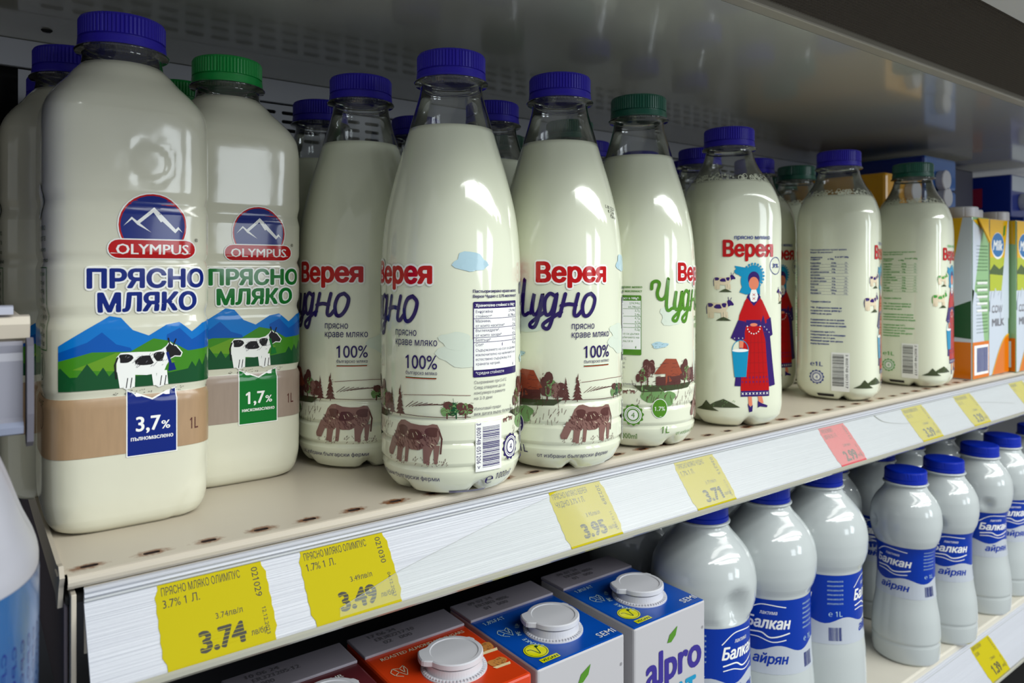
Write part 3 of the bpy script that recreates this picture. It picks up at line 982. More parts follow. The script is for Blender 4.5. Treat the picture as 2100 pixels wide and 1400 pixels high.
def label_ayran(h, seed=0):
    """blue band with white word; z measured from label bottom 0 to h"""
    P = Print()
    C = 0.23
    n = 60
    top = [(-C / 2 + C * k / n, h) for k in range(n + 1)]
    bot = [(-C / 2 + C * k / n, h * 0.34 + h * 0.045 * math.sin(k * 0.62)) for k in range(n + 1)]
    wb = [(-C / 2 + C * k / n, h * 0.30 + h * 0.045 * math.sin(k * 0.62)) for k in range(n + 1)]
    for a, b, m, l in ((bot, top, mat('ink_ayran', (0, 50, 156), 0.3, spec=0.25), 1),):
        P.add(a + b, [(k, k + 1, n + 1 + k + 1, n + 1 + k) for k in range(n)], m, l)
    base = [(-C / 2 + C * k / n, 0) for k in range(n + 1)]
    P.add(base + bot, [(k, k + 1, n + 1 + k + 1, n + 1 + k) for k in range(n)], mat('ink_ayran_pale', (184, 190, 200), 0.25, coat=0.2), 0.6)
    for o in (-0.075, 0.0, 0.075):
        P.curve([(o - 0.018, h * 0.80), (o - 0.006, h * 0.93), (o + 0.014, h * 0.90)], 0.0008, WHITE, 3)
        P.text('лактима', o, h * 0.80, h * 0.055, WHITE, 3, align='C', width=0.014, shear=0.2)
        P.text('Балкан', o, h * 0.61, h * 0.15, WHITE, 3, align='C', width=0.036, shear=0.25, bold=0.03)
        P.curve([(o - 0.017, h * 0.53), (o - 0.006, h * 0.55), (o + 0.002, h * 0.49), (o + 0.017, h * 0.55)], 0.0011, WHITE, 3)
        P.curve([(o - 0.017, h * 0.47), (o - 0.008, h * 0.48), (o + 0.003, h * 0.43), (o + 0.014, h * 0.46)], 0.0008, WHITE, 3)
        P.text('айрян', o + 0.002, h * 0.14, h * 0.13, mat('ink_ayran', None, 0), 3, align='C', width=0.028, shear=0.25, bold=0.03)
    for o in (-0.037, 0.037):
        for i in range(6):
            P.text('млечна напитка състав', o, h * (0.90 - 0.065 * i), h * 0.03, PALE, 3, align='C', width=0.014)
        P.barcode(o - 0.006, h * 0.05, o + 0.006, h * 0.24, NAVY, 3, backing=False, seed=5 + seed)
        P.text('℮ 1L', o, h * 0.40, h * 0.08, PALE, 3, align='C', width=0.012)
    return P


# ------------------------------------------------------------------ bottle kinds
def arc_table(a, n):
    N = 720
    s = [0]
    px, py = 0, -sq_r(0, a, n)
    for k in range(1, N + 1):
        th = PI * 1.5 * k / N
        r = sq_r(th, a, n)
        x, y = r * math.sin(th), -r * math.cos(th)
        s.append(s[-1] + math.hypot(x - px, y - py))
        px, py = x, y
    return s


def wrap(prof, a_ref, n_ref, dent=None, z0=0):
    tab = arc_table(a_ref, n_ref)
    N = len(tab) - 1

    def theta(u):
        sgn = 1 if u >= 0 else -1
        u = min(abs(u), tab[-1] - 1e-6)
        lo, hi = 0, N
        while hi - lo > 1:
            m = (lo + hi) // 2
            if tab[m] <= u:
                lo = m
            else:
                hi = m
        t = (u - tab[lo]) / (tab[hi] - tab[lo])
        return sgn * PI * 1.5 * (lo + t) / N

    def fn(u, v, off):
        th = theta(u)
        z = v + z0
        a, n = interp(prof, z)
        r = sq_r(th, a, n)
        if dent:
            r, _ = dent(th, z, r)
        r += off
        return Vector((r * math.sin(th), -r * math.cos(th), z))
    return fn


V_PROF = [(0.0, 0.0290, 2), (0.0025, 0.0345, 2), (0.008, 0.0385, 2), (0.0150, 0.0407, 2), (0.0172, 0.0396, 2), (0.0194, 0.0413, 2), (0.0285, 0.0413, 2), (0.0303, 0.0398, 2), (0.0321, 0.0414, 2), (0.0420, 0.0414, 2), (0.0438, 0.0399, 2), (0.0456, 0.0415, 2),
          (0.080, 0.0415, 2), (0.125, 0.0415, 2), (0.142, 0.0406, 2), (0.156, 0.0390, 2), (0.170, 0.0361, 2), (0.185, 0.0322, 2), (0.200, 0.0276, 2), (0.215, 0.0232, 2), (0.226, 0.0200, 2), (0.232, 0.0186, 2), (0.2365, 0.0183, 2)]
B_PROF = [(0.0, 0.0270, 2.4), (0.003, 0.0330, 2.6), (0.009, 0.0368, 3.0), (0.018, 0.0378, 3.1), (0.060, 0.0372, 3.1), (0.110, 0.0372, 3.1), (0.165, 0.0376, 3.1), (0.180, 0.0368, 2.9), (0.192, 0.0340, 2.5), (0.202, 0.0292, 2.1), (0.210, 0.0242, 2), (0.218, 0.0206, 2), (0.2265, 0.0183, 2)]
O_PROF = [(0.0, 0.0300, 4.4), (0.0025, 0.0338, 4.6), (0.008, 0.0360, 4.8), (0.016, 0.0370, 5), (0.034, 0.0372, 5), (0.062, 0.0372, 5), (0.0655, 0.0362, 5), (0.069, 0.0371, 5), (0.098, 0.0372, 5), (0.1035, 0.0361, 5), (0.109, 0.0372, 5), (0.126, 0.0373, 5), (0.130, 0.0362, 5), (0.134, 0.0372, 5), (0.152, 0.0373, 5),
          (0.158, 0.0364, 5), (0.164, 0.0373, 5), (0.195, 0.0372, 5), (0.203, 0.0366, 4.6), (0.209, 0.0348, 3.9), (0.215, 0.0312, 3.2), (0.221, 0.0264, 2.6), (0.2265, 0.0225, 2.2), (0.230, 0.0195, 2), (0.2375, 0.0183, 2)]
# big drinking-yogurt bottle and the small one
L_PROF = [(0.0, 0.0360, 2), (0.004, 0.0388, 2), (0.020, 0.0400, 2), (0.050, 0.0390, 2), (0.078, 0.0365, 2), (0.124, 0.0358, 2), (0.128, 0.0362, 2), (0.134, 0.0388, 2), (0.143, 0.0408, 2), (0.152, 0.0412, 2), (0.163, 0.0398, 2), (0.174, 0.0352, 2), (0.183, 0.0285, 2), (0.190, 0.0222, 2), (0.194, 0.0197, 2), (0.197, 0.0190, 2)]
S_PROF = [(0.0, 0.0285, 2), (0.003, 0.0308, 2), (0.0185, 0.0318, 2), (0.0205, 0.0308, 2), (0.0225, 0.0320, 2), (0.040, 0.0312, 2), (0.062, 0.0280, 2), (0.085, 0.0264, 2), (0.108, 0.0264, 2), (0.114, 0.0275, 2), (0.125, 0.0316, 2), (0.138, 0.0334, 2), (0.149, 0.0326, 2), (0.160, 0.0284, 2), (0.168, 0.0226, 2), (0.173, 0.0196, 2), (0.1765, 0.0190, 2)]


def petal(kk, zmax, lift=0.006):
    def fn(th, z, r):
        if z < zmax:
            w = max(0.0, math.cos(kk * th)) ** 6
            t = 1 - z / zmax
            return r * (1 - 0.16 * w * t), z + lift * w * t
        return r, z
    return fn


def dent_o(th, z, r):
    # round pressed panel on the front face above the emblem
    if abs(th) < 1.2:
        u = r * math.sin(th)
        d = math.hypot(u - 0.0065, z - 0.178)
        if d < 0.013:
            r -= 0.0004 * (0.5 + 0.5 * math.cos(PI * min(1, abs(d - 0.0095) / 0.0035)))
            if d < 0.009:
                r += 0.0003
        # slanted crease near the foot on the right corner
        q = (u - 0.020) - (z - 0.004) * 0.55
        if z < 0.034 and u > 0.008:
            r -= 0.0012 * math.exp(-(q / 0.0022) ** 2) * (1 - z / 0.034)
    return r, z


def ribbed_cap(mt, name, parent, z, r=0.0205, h=0.0158):
    pts = [(0.0001, h), (r * 0.90, h), (r * 0.965, h - 0.0006), (r, h - 0.0020), (r, 0.0056), (r * 1.0, 0.0052), (r * 0.965, 0.0049), (r * 0.965, 0.0045), (r * 1.005, 0.0042), (r * 1.02, 0.0008), (r * 1.0, 0.0), (r * 0.92, 0.0)]

    def fn(th, rr, zz):
        if 0.0054 < zz < h - 0.0008 and rr > r * 0.95:
            k = (th * 66 / (2 * PI)) % 1
            return rr - (0.00055 if k > 0.55 else 0)
        return rr
    vs, fs = revolve(pts[:8], 264, fn)
    vs = [(a, b, c + z) for a, b, c in vs]
    o = pydata(name, vs, fs, parent, mt)
    vs, fs = revolve(pts[7:], 96)
    vs = [(a, b, c + z) for a, b, c in vs]
    pydata('tamper_band', vs, fs, o, mt)
    return o


def neck_parts(t, z, mt, r=0.0205):
    vs, fs = revolve([(0.0183, -0.0030), (0.0190, -0.0012), (r * 1.06, -0.0008), (r * 1.09, 0.0), (r * 1.06, 0.0008), (0.0186, 0.0012), (0.0180, 0.0030)], 64)
    pydata('neck_ring', [(a, b, c + z) for a, b, c in vs], fs, t, mt, True)


def make_bottle(name, kind, label_mesh, cap_mat, label, cat='milk bottle', cap_r=0.0205):
    t = thing(name, label, cat)
    if kind == 'V':
        prof, zl, ztop, fn, N, m = V_PROF, 0.2085, 0.2365, petal(5, 0.010, 0.0032), 80, MILK
    elif kind == 'B':
        prof, zl, ztop, fn, N, m = B_PROF, 0.1985, 0.2265, petal(5, 0.011, 0.0032), 80, MILK
    else:
        prof, zl, ztop, fn, N, m = O_PROF, 0.2300, 0.2375, (dent_o if kind == 'O' else None), 128, MILK_O
    vs, fs = lathe(prof, 0.0, zl, N, 0.0025, fn, True, True)
    pydata('milk_filled_body', vs, fs, t, m, True)
    vs, fs = lathe(prof, zl, ztop + 0.004, 64, 0.0015)
    pydata('clear_shoulder', vs, fs, t, CLEAR, True)
    neck_parts(t, ztop, CLEAR, cap_r)
    ribbed_cap(cap_mat, 'cap', t, ztop + 0.0012, cap_r)
    o = bpy.data.objects.new('printed_label', label_mesh)
    COL.objects.link(o)
    o.parent = t
    if kind == 'B':
        P = Print()
        r = random.Random(4)
        for k in range(260):
            q = r.random()
            rr = 0.0005 + 0.0016 * r.random() ** 3
            P.ring(r.uniform(-0.098, 0.098), zl + 0.0045 * q ** 1.5, rr, 0.00035 + rr * 0.25 * (1 - q), MILK, 1, n=12)
        f = P.build('foam', wrap(B_PROF, 0.0308, 2.1), t, gx=0.003, gy=0)
        f['kind'] = 'stuff'
    return t


def dup(root, loc, rz, label, group=None):
    r = root.copy()
    COL.objects.link(r)
    r.location = loc
    r.rotation_euler = (0, 0, rz)
    r['label'] = label
    if group:
        r['group'] = group
    for ch in list(root.children):
        c = ch.copy()
        COL.objects.link(c)
        c.parent = r
        for g in ch.children:
            d = g.copy()
            COL.objects.link(d)
            d.parent = c
    return r


def place(t, loc, rz, group=None):
    t.location = loc
    t.rotation_euler = (0, 0, rz)
    if group:
        t['group'] = group
    return t


def mesh_only(o):
    me = o.data
    bpy.data.objects.remove(o)
    return me


wv = wrap(V_PROF, 0.0415, 2)


def wv_flat(u, v, off):  # sleeve bridges the grooves
    p = wv(u, v, off)
    if 0.0130 < v < 0.047:
        th = math.atan2(p.x, -p.y)
        r = 0.04125 + off
        return Vector((r * math.sin(th), -r * math.cos(th), v))
    return p


LV_BLUE = mesh_only(label_chudno(PURPLE, PURPLE, PURPLE).build('printed_label', wv_flat, gx=0.0035, gy=0.006))
LV_GREEN = mesh_only(label_chudno(LIME, LIME, LIME).build('printed_label', wv_flat, gx=0.0035, gy=0.006))
LB_BLUE = mesh_only(label_dress(BLUE, INDIGO, BLUE, '3%').build('printed_label', wrap(B_PROF, 0.0374, 3.1), gx=0.0030, gy=0.006))
LB_GREEN = mesh_only(label_dress(GREENTXT, TURFG, GREENTXT, '1%').build('printed_label', wrap(B_PROF, 0.0374, 3.1), gx=0.0030, gy=0.006))
KR2 = mat('ink_kraft_grey', (152, 134, 120), 0.3, coat=0.2, vary=0.10, vscale=600, stretch=(1, 1, 0.15))
LO_BLUE = mesh_only(label_mountain(NAVY, KRAFT, '3,7%', 'пълномаслено', RED).build('printed_label', wrap(O_PROF, 0.0372, 5, dent_o), gx=0.0022, gy=0.0020))
LO_GREEN = mesh_only(label_mountain(GREEN, KR2, '1,7%', 'нискомаслено', RED).build('printed_label', wrap(O_PROF, 0.0372, 5, None), gx=0.0022, gy=0.0020))

# ------------------------------------------------------------------ fridge structure
DECK = mat('cream_enamel_deck', (198, 188, 172), 0.34, vary=0.06, vscale=9, bump=0.05, bscale=60)
ENAMEL = mat('cream_enamel', (196, 186, 170), 0.38)
ENAMEL_D = mat('grey_purple_enamel', (92, 84, 92), 0.5)
WALLM = mat('grey_enamel_wall', (186, 188, 196), 0.38, vary=0.05, vscale=6)
DARK = mat('dark_cavity', (14, 14, 16), 0.8)
POST = mat('dark_upright', (52, 46, 48), 0.6, vary=0.5, vscale=60)
CEIL = mat('glossy_grey_canopy', (196, 196, 186), 0.13, spec=0.8, coat=0.6, vary=0.05, vscale=3)
TRIMM = mat('canopy_trim', (168, 162, 148), 0.35, vary=0.12, vscale=14)
RAILW = mat('white_price_rail', (186, 188, 196), 0.30, vary=0.07, vscale=8, bump=0.35, bscale=90, stretch=(0.03, 14, 14))
RAILC = mat('clear_rail_lip', (172, 170, 156), 0.15, coat=0.5)

# rust round the deck slots: colour of the sheet itself
PITCH, SX0, SY0 = 0.02416, 0.0431, 0.0075


def rusty(m):
    nt = m.node_tree
    b = nt.nodes['Principled BSDF']
    old = b.inputs['Base Color'].links[0].from_socket
    co = nt.nodes.new('ShaderNodeTexCoord')
    sp = nt.nodes.new('ShaderNodeSeparateXYZ')
    nt.links.new(co.outputs['Object'], sp.inputs[0])

    def M(op, a, bb=None, c=None):
        n = nt.nodes.new('ShaderNodeMath')
        n.operation = op
        for i, v in enumerate((a, bb, c)):
            if v is None:
                continue
            if isinstance(v, (int, float)):
                n.inputs[i].default_value = v
            else:
                nt.links.new(v, n.inputs[i])
        return n.outputs[0]
    x = M('SUBTRACT', sp.outputs[0], SX0 - PITCH / 2)
    x = M('MODULO', x, PITCH)
    x = M('SUBTRACT', x, PITCH / 2)
    x = M('DIVIDE', x, 0.0062)
    y = M('SUBTRACT', sp.outputs[1], SY0)
    y = M('DIVIDE', y, 0.0031)
    d = M('SQRT', M('ADD', M('MULTIPLY', x, x), M('MULTIPLY', y, y)))
    nz = nt.nodes.new('ShaderNodeTexNoise')
    nz.inputs['Scale'].default_value = 420
    nt.links.new(co.outputs['Object'], nz.inputs['Vector'])
    nz2 = nt.nodes.new('ShaderNodeTexNoise')
    nz2.inputs['Scale'].default_value = 45
    nt.links.new(co.outputs['Object'], nz2.inputs['Vector'])
    d = M('ADD', d, M('MULTIPLY', M('SUBTRACT', nz.outputs['Fac'], 0.5), 1.4))
    d = M('ADD', d, M('MULTIPLY', M('SUBTRACT', 0.5, nz2.outputs['Fac']), 1.6))
    fac = nt.nodes.new('ShaderNodeMapRange')
    fac.inputs[1].default_value = 1.40
    fac.inputs[2].default_value = 0.60
    nt.links.new(d, fac.inputs[0])
    mx = nt.nodes.new('ShaderNodeMix')
    mx.data_type = 'RGBA'
    nt.links.new(fac.outputs[0], mx.inputs[0])
    nt.links.new(old, mx.inputs[6])
    mx.inputs[7].default_value = lin((120, 68, 30))
    nt.links.new(mx.outputs[2], b.inputs['Base Color'])


rusty(DECK)


def slot_cells(bm, xs, zs, cw, ch, sw, sh, to3, depth, k=5):
    """panel of cells, each cell holding one rounded slot; xs, zs = cell centres"""
    hole = []
    r = sh / 2
    for c, a0 in ((sw / 2 - r, -90), (-(sw / 2 - r), 90)):
        for i in range(k + 1):
            a = math.radians(a0 + 180 * i / k)
            hole.append((c + r * math.cos(a), r * math.sin(a)))
    n = len(hole)
    outer = []
    for (hx, hy) in hole:
        # project to the rectangle
        if abs(hx) >= sw / 2 - r - 1e-9:
            s = min((cw / 2) / max(1e-9, abs(hx)), (ch / 2) / max(1e-9, abs(hy)))
        outer.append((hx * s, hy * s))
    # snap the four corners
    for cxs, cys in ((1, -1), (1, 1), (-1, 1), (-1, -1)):
        j = min(range(n), key=lambda i: (outer[i][0] - cxs * cw / 2) ** 2 + (outer[i][1] - cys * ch / 2) ** 2)
        outer[j] = (cxs * cw / 2, cys * ch / 2)
    for x in xs:
        for z in zs:
            H = [bm.verts.new(to3(x + a, z + b, 0)) for a, b in hole]
            O = [bm.verts.new(to3(x + a, z + b, 0)) for a, b in outer]
            B = [bm.verts.new(to3(x + a, z + b, depth)) for a, b in hole]
            for i in range(n):
                j = (i + 1) % n
                bm.faces.new((O[i], O[j], H[j], H[i]))
                bm.faces.new((H[i], H[j], B[j], B[i]))


def quad(bm, *pts):
    return bm.faces.new([bm.verts.new(p) for p in pts])


XE = 2.1     # far end of this run of the cabinet
# deck sheet with its row of rusty slots
shelf = thing('display_shelf', 'cream enamelled upper fridge shelf with a row of rusty slots, under the tall milk bottles', 'shelf')
bm = bmesh.new()
nh = int((XE - SX0) / PITCH)
xs = [SX0 + PITCH * k for k in range(nh)]
slot_cells(bm, xs, [SY0], PITCH, 0.009, 0.0070, 0.0029, lambda x, y, d: (x, y, -d), 0.0015)
x0c, x1c = xs[0] - PITCH / 2, xs[-1] + PITCH / 2
yb = SY0 + 0.0045
yf = SY0 - 0.0045
quad(bm, (0.0335, yb, 0), (x1c, yb, 0), (x1c, 0.295, 0), (0.0335, 0.295, 0))
quad(bm, (0.0335, yf, 0), (x0c, yf, 0), (x0c, yb, 0), (0.0335, yb, 0)) if x0c > 0.0336 else None
# rolled front lip
lip = [(yf, 0.0), (0.0012, 0.0), (0.0, -0.0003), (-0.0009, -0.0012), (-0.0011, -0.0026), (-0.0006, -0.0042), (0.0006, -0.0056), (0.0020, -0.0058)]
for a, b in zip(lip, lip[1:]):
    quad(bm, (0.0345, a[0], a[1]), (0.0345, b[0], b[1]), (x1c, b[0], b[1]), (x1c, a[0], a[1]))
bmesh.ops.remove_doubles(bm, verts=bm.verts, dist=1e-6)
bmesh.ops.recalc_face_normals(bm, faces=bm.faces)
for fc in bm.faces:
    zc = [q.co.z for q in fc.verts]
    if min(zc) < -0.001 and fc.calc_center_median().y > 0.002:
        fc.material_index = 1
obj('perforated_deck', bm, shelf, [DECK, mat('rust_black_hole_edge', (36, 20, 12), 0.8)])
boxobj('deck_underside', (0.034, x1c, 0.0025, 0.29, -0.0125, -0.0095), DARK, shelf)
# side flange with its drooping tongue, seen at the left end
fl = [(0.290, 0.002), (0.012, 0.002), (0.004, 0.0035), (-0.001, 0.000), (0.003, -0.005), (0.0075, -0.0150), (0.0110, -0.0158), (0.0170, -0.0118), (0.030, -0.0120), (0.290, -0.0120)]
vs = [(0.0316, a, b) for a, b in fl] + [(0.0334, a, b) for a, b in fl]
n = len(fl)
pydata('side_flange', vs, [tuple(range(n)), tuple(range(2 * n - 1, n - 1, -1))] + [(i, n + i, n + (i + 1) % n, (i + 1) % n) for i in range(n)], shelf, ENAMEL)
boxobj('side_bracket', (0.0335, 0.0350, 0.004, 0.290, -0.062, -0.0125), ENAMEL_D, shelf, 0.0004)
boxobj('front_end_plate', (0.0355, 0.0375, -0.0012, 0.012, -0.060, -0.0075), ENAMEL, shelf, 0.0004)
boxobj('front_apron', (0.0405, x1c, 0.0014, 0.0024, -0.034, -0.0062), ENAMEL, shelf)


# price rail: sloped face t from 0 (top) to 1 (bottom)
def rail_pt(x, t, off, y0=0.0, z0=0.0):
    ny, nz = -0.0300 / 0.0381, 0.0235 / 0.0381 * -1
    # outward normal of the sloped face (towards the aisle, slightly down is hidden)
    ny, nz = -0.787, 0.617
    return Vector((x, y0 - 0.0235 * t + ny * off, z0 - 0.0115 - 0.0300 * t + nz * off))


def rail(name, label, x0, x1, y0, z0, parts=True):
    t = thing(name, label, 'price rail')
    prof = [(y0 + 0.0004, z0 - 0.0062), (y0 - 0.0012, z0 - 0.0064), (y0 - 0.0024, z0 - 0.0074), (y0 - 0.0018, z0 - 0.0085), (y0 - 0.0024, z0 - 0.0094), (y0 - 0.0014, z0 - 0.0104), (y0 - 0.0004, z0 - 0.0114),
            (y0 - 0.0226, z0 - 0.0400), (y0 - 0.0226, z0 - 0.0420), (y0 + 0.0010, z0 - 0.0140)]
    extrude_x('rail_face', prof, x0, x1, RAILW, t)
    lip = [(y0 - 0.0224, z0 - 0.0402), (y0 - 0.0246, z0 - 0.0392), (y0 - 0.0256, z0 - 0.0400), (y0 - 0.0254, z0 - 0.0420), (y0 - 0.0238, z0 - 0.0436), (y0 - 0.0214, z0 - 0.0426)]
    extrude_x('bottom_lip', lip, x0, x1, RAILC, t)
    bead = [(y0 - 0.0010 + 0.0007 * math.cos(a), z0 - 0.0112 + 0.0007 * math.sin(a)) for a in [2 * PI * k / 8 for k in range(8)]]
    extrude_x('top_bead', bead, x0, x1, mat('grey_bead', (178, 180, 182), 0.3), t)
    return t


rl = rail('price_rail', 'long white sloped price rail along the upper shelf edge, holding yellow tickets', 0.0402, XE, 0.0, 0.0)
# clear cover film over the rail, its left edge cut in a long slant
P = Print()
edge = [(0.1430, 0.93), (0.1440, 0.83), (0.1795, 0.577), (0.2214, 0.372), (0.2451, 0.262), (0.286, 0.101), (0.3040, -0.03)]
P.poly(edge + [(XE, -0.03), (XE, 0.93)], FILM, 1)
f = P.build('cover_film', lambda u, v, off: rail_pt(u, v, 0.00085), rl, gx=0.06, gy=0)
P = Print()
P.line([(0.1440, 0.83), (0.1795, 0.577), (0.2214, 0.372), (0.2451, 0.262), (0.286, 0.101)], 0.0008, mat('film_edge_grey', (150, 152, 148), 0.4), 1)
fe = P.build('film_edge', lambda u, v, off: rail_pt(u, v, 0.0010), rl, gx=0, gy=0)


# ------------------------------------------------------------------ price tickets
TY = mat('yellow_ticket_paper', (182, 168, 0), 0.65, spec=0.15)
TR = mat('red_ticket_paper', (196, 60, 72), 0.6)
TINK = mat('ticket_ink', (44, 42, 30), 0.6)


def ticket(x, t0, w, h, paper, lines, price, unit, code, date, label, y0=0.0, z0=0.0, rot=0.0, group='price tickets in the rails'):
    L = 0.0381

    def M(u, v, off):
        return rail_pt(x + u, t0 - v / L, off + 0.0003, y0, z0)
    P = Print()
    pts = []
    r = random.Random(int(x * 1000))
    for k in range(13):  # left, notched
        yy = -h * k / 12
        pts.append((0.0 + (0.0015 if k in (0, 1, 11, 12) else (0.0004 if k % 2 else 0)), yy))
    for k in range(13):
        yy = -h + h * k / 12
        pts.append((w - (0.0015 if k in (0, 1, 11, 12) else (0.0004 if k % 2 else 0)), yy))
    P.poly(pts, paper, 1)
    e = P.build('paper', M, None, gx=0.02, gy=0)
    # give the paper its thickness
    bm = bmesh.new()
    bm.from_mesh(e.data)
    r_ = bmesh.ops.extrude_face_region(bm, geom=list(bm.faces))
    for v in r_['geom']:
        if isinstance(v, bmesh.types.BMVert):
            v.co += Vector((0, 0.787, -0.617)) * 0.00015
    bmesh.ops.recalc_face_normals(bm, faces=bm.faces)
    bm.to_mesh(e.data)
    bm.free()
    t = thing('price_ticket', label, 'price tag', tuple(M(0, 0, 0)), 0, group)
    bpy.context.view_layer.update()
    e.parent = t
    e.matrix_parent_inverse = t.matrix_world.inverted()
    Q = Print()
    for i, s in enumerate(lines):
        Q.text(s, 0.0028, -0.0062 - i * 0.0052, 0.0036, TINK, 2, width=(w - 0.0145) * len(s) / 20)
    Q.text(unit, w * 0.48, -h * 0.575, 0.0026, TINK, 2, width=0.0115)
    Q.text(price, w * 0.32, -h * 0.90, h * 0.235, TINK, 2, width=0.0185, bold=0.045)
    for k in range(5):
        Q.rect(w * 0.31, -h * (0.71 + 0.042 * k), w * 0.74, -h * (0.7045 + 0.042 * k), paper, 3)
    Q.text('лв/бр', w * 0.76, -h * 0.87, 0.0026, TINK, 2, width=0.0070)
    Q.text(code, w - 0.0065, -0.0030, 0.0030, TINK, 2, width=0.0135, rot=-90)
    Q.text(date, w - 0.0050, -h * 0.58, 0.0018, TINK, 2, width=0.0120, rot=-90)
    q = Q.build('printed_price', M, None, gx=0, gy=0)
    q.parent = t
    q.matrix_parent_inverse = t.matrix_world.inverted()
    return t


TK = [
    (0.0662, -0.005, 0.0478, 0.0370, TY, ['ПРЯСНО МЛЯКО ОЛИМПУС', '3.7% 1 Л.'], '3.74', '3.74лв/л', '021029', '12.12.2023', 'yellow price ticket reading 3.74, leftmost on the upper rail'),
    (0.1300, -0.010, 0.0472, 0.0372, TY, ['ПРЯСНО МЛЯКО ОЛИМПУС', '1.7% 1 Л.'], '3.49', '3.49лв/л', '021030', '04.12.2023', 'yellow price ticket reading 3.49, its lower corner behind the slanted film edge'),
    (0.2875, 0.00, 0.0460, 0.0365, TY, ['ПРЯСНО МЛЯКО ВЕРЕЯ', 'ЧУДНО 3.7% 1 Л.'], '3.95', '3.95лв/л', '202289', '11.12.2023', 'yellow price ticket reading 3.95 under the clear film'),
    (0.4034, 0.00, 0.0460, 0.0365, TY, ['ПРЯСНО МЛЯКО ЧУДНО', '1.7% 1 Л.'], '3.71', '3.71лв/л', '026215', '11.12.2023', 'yellow price ticket reading 3.71 below the green-lettered bottle'),
    (0.5909, 0.00, 0.0438, 0.0370, TR, ['ПРЯСНО МЛЯКО', 'ВЕРЕЯ 3% 1 Л.'], '2.99', '2.99лв/л', '020112', '08.12.2023', 'red price ticket, the only red one on the upper rail'),
    (0.7400, 0.00, 0.0465, 0.0370, TY, ['ПРЯСНО МЛЯКО ВЕРЕЯ', '3% 1 Л.'], '3.39', '3.39лв/л', '020118', '08.12.2023', 'yellow price ticket right of the red one, crossed by a bent film crease'),
    (0.8580, 0.00, 0.0455, 0.0370, TY, ['ПРЯСНО МЛЯКО ВЕРЕЯ', '1% 1 Л.'], '3.29', '3.29лв/л', '020119', '08.12.2023', 'second yellow price ticket right of the red one, blurred print'),
    (1.0117, 0.00, 0.0465, 0.0370, TY, ['КРАВЕ МЛЯКО', '1 Л.'], '2.89', '2.89лв/л', '020320', '08.12.2023', 'yellow price ticket cut by the right edge, on the upper rail'),
]
for a in TK:
    ticket(*a)
P = Print()
P.rect(0.0, -0.0150, 0.0030, 0, mat('grey_paper_scrap', (176, 176, 178), 0.6), 1)
s_ = P.build('paper_scrap', lambda u, v, off: rail_pt(0.0628 + u, 0.29 - v / 0.0381, 0.0002), None, gx=0, gy=0)
tag(s_, 'torn grey sticker remnant left of the ticket reading 3.74', 'sticker remnant')
# bent dark crease of the film at the right
P = Print()
P.curve([(0.6882, -0.014), (0.6969, -0.222), (0.7200, -0.36), (0.7451, -0.427), (0.8066, -0.476), (0.8400, -0.50)], 0.0011, mat('film_crease', (128, 130, 116), 0.3), 1)
cr = P.build('film_crease', lambda u, v, off: rail_pt(u, -v, 0.0010), rl, gx=0, gy=0)
P = Print()
P.curve([(0.8700, -0.36), (0.9050, -0.36), (0.9500, -0.50), (0.9900, -0.66)], 0.0011, MATS['film_crease'], 1)
P.build('film_crease', lambda u, v, off: rail_pt(u, -v, 0.0010), rl, gx=0, gy=0)

# ------------------------------------------------------------------ back wall, canopy
WY = 0.302
bm = bmesh.new()
cells = [0.0545 + 0.0203 * k for k in range(51)]
rows = [0.2670, 0.2592, 0.2514, 0.2436]
slot_cells(bm, cells, rows, 0.0203, 0.0078, 0.0152, 0.0032, lambda x, z, d: (x, WY + d, z), 0.002)
xa, xb = cells[0] - 0.01015, cells[-1] + 0.01015
zt, zb = rows[0] + 0.0039, rows[-1] - 0.0039
quad(bm, (0.033, WY, zt), (xb + 0.012, WY, zt), (xb + 0.012, WY, 0.2738), (0.033, WY, 0.2738))
quad(bm, (0.033, WY, -0.02), (xb + 0.012, WY, -0.02), (xb + 0.012, WY, zb), (0.033, WY, zb))
quad(bm, (0.033, WY, zb), (xa, WY, zb), (xa, WY, zt), (0.033, WY, zt))
quad(bm, (xb, WY, zb), (xb + 0.012, WY, zb), (xb + 0.012, WY, zt), (xb, WY, zt))
bmesh.ops.remove_doubles(bm, verts=bm.verts, dist=1e-6)
w = struct(obj('wall_back', bm, None, WALLM))
o = boxobj('upper_panel', (0.010, 1.112, WY - 0.003, WY + 0.002, 0.2750, 0.2952), WALLM, w, 0.0006)
boxobj('air_duct_cavity', (-0.10, XE, WY + 0.030, WY + 0.034, -0.40, 0.30), DARK, w)
struct(boxobj('wall_back_right', (1.112, XE, WY, WY + 0.004, -0.02, 0.295), WALLM, None))
struct(boxobj('wall_back_lower', (-0.02, XE, 0.275, 0.280, -0.45, -0.014), mat('dark_back_lower', (70, 72, 80), 0.5), None))
# uprights
up = thing('slotted_upright', 'dark slotted shelf upright in the gap left of the wrapped bottles', 'upright')
boxobj('post', (-0.012, 0.012, WY - 0.006, WY + 0.02, -0.40, 0.262), POST, up, 0.001)
for k in range(9):
    boxobj('slot', (-0.005, 0.005, WY - 0.0066, WY - 0.0058, 0.238 - k * 0.033, 0.252 - k * 0.033), DARK, up)
boxobj('post_edge', (0.014, 0.017, WY - 0.012, WY + 0.02, -0.40, 0.262), POST, up)
up2 = thing('slotted_upright', 'dark upright at the far right end of the perforated wall panel', 'upright')
boxobj('post', (1.112, 1.140, WY - 0.012, WY + 0.0, 0.0, 0.293), POST, up2, 0.001)

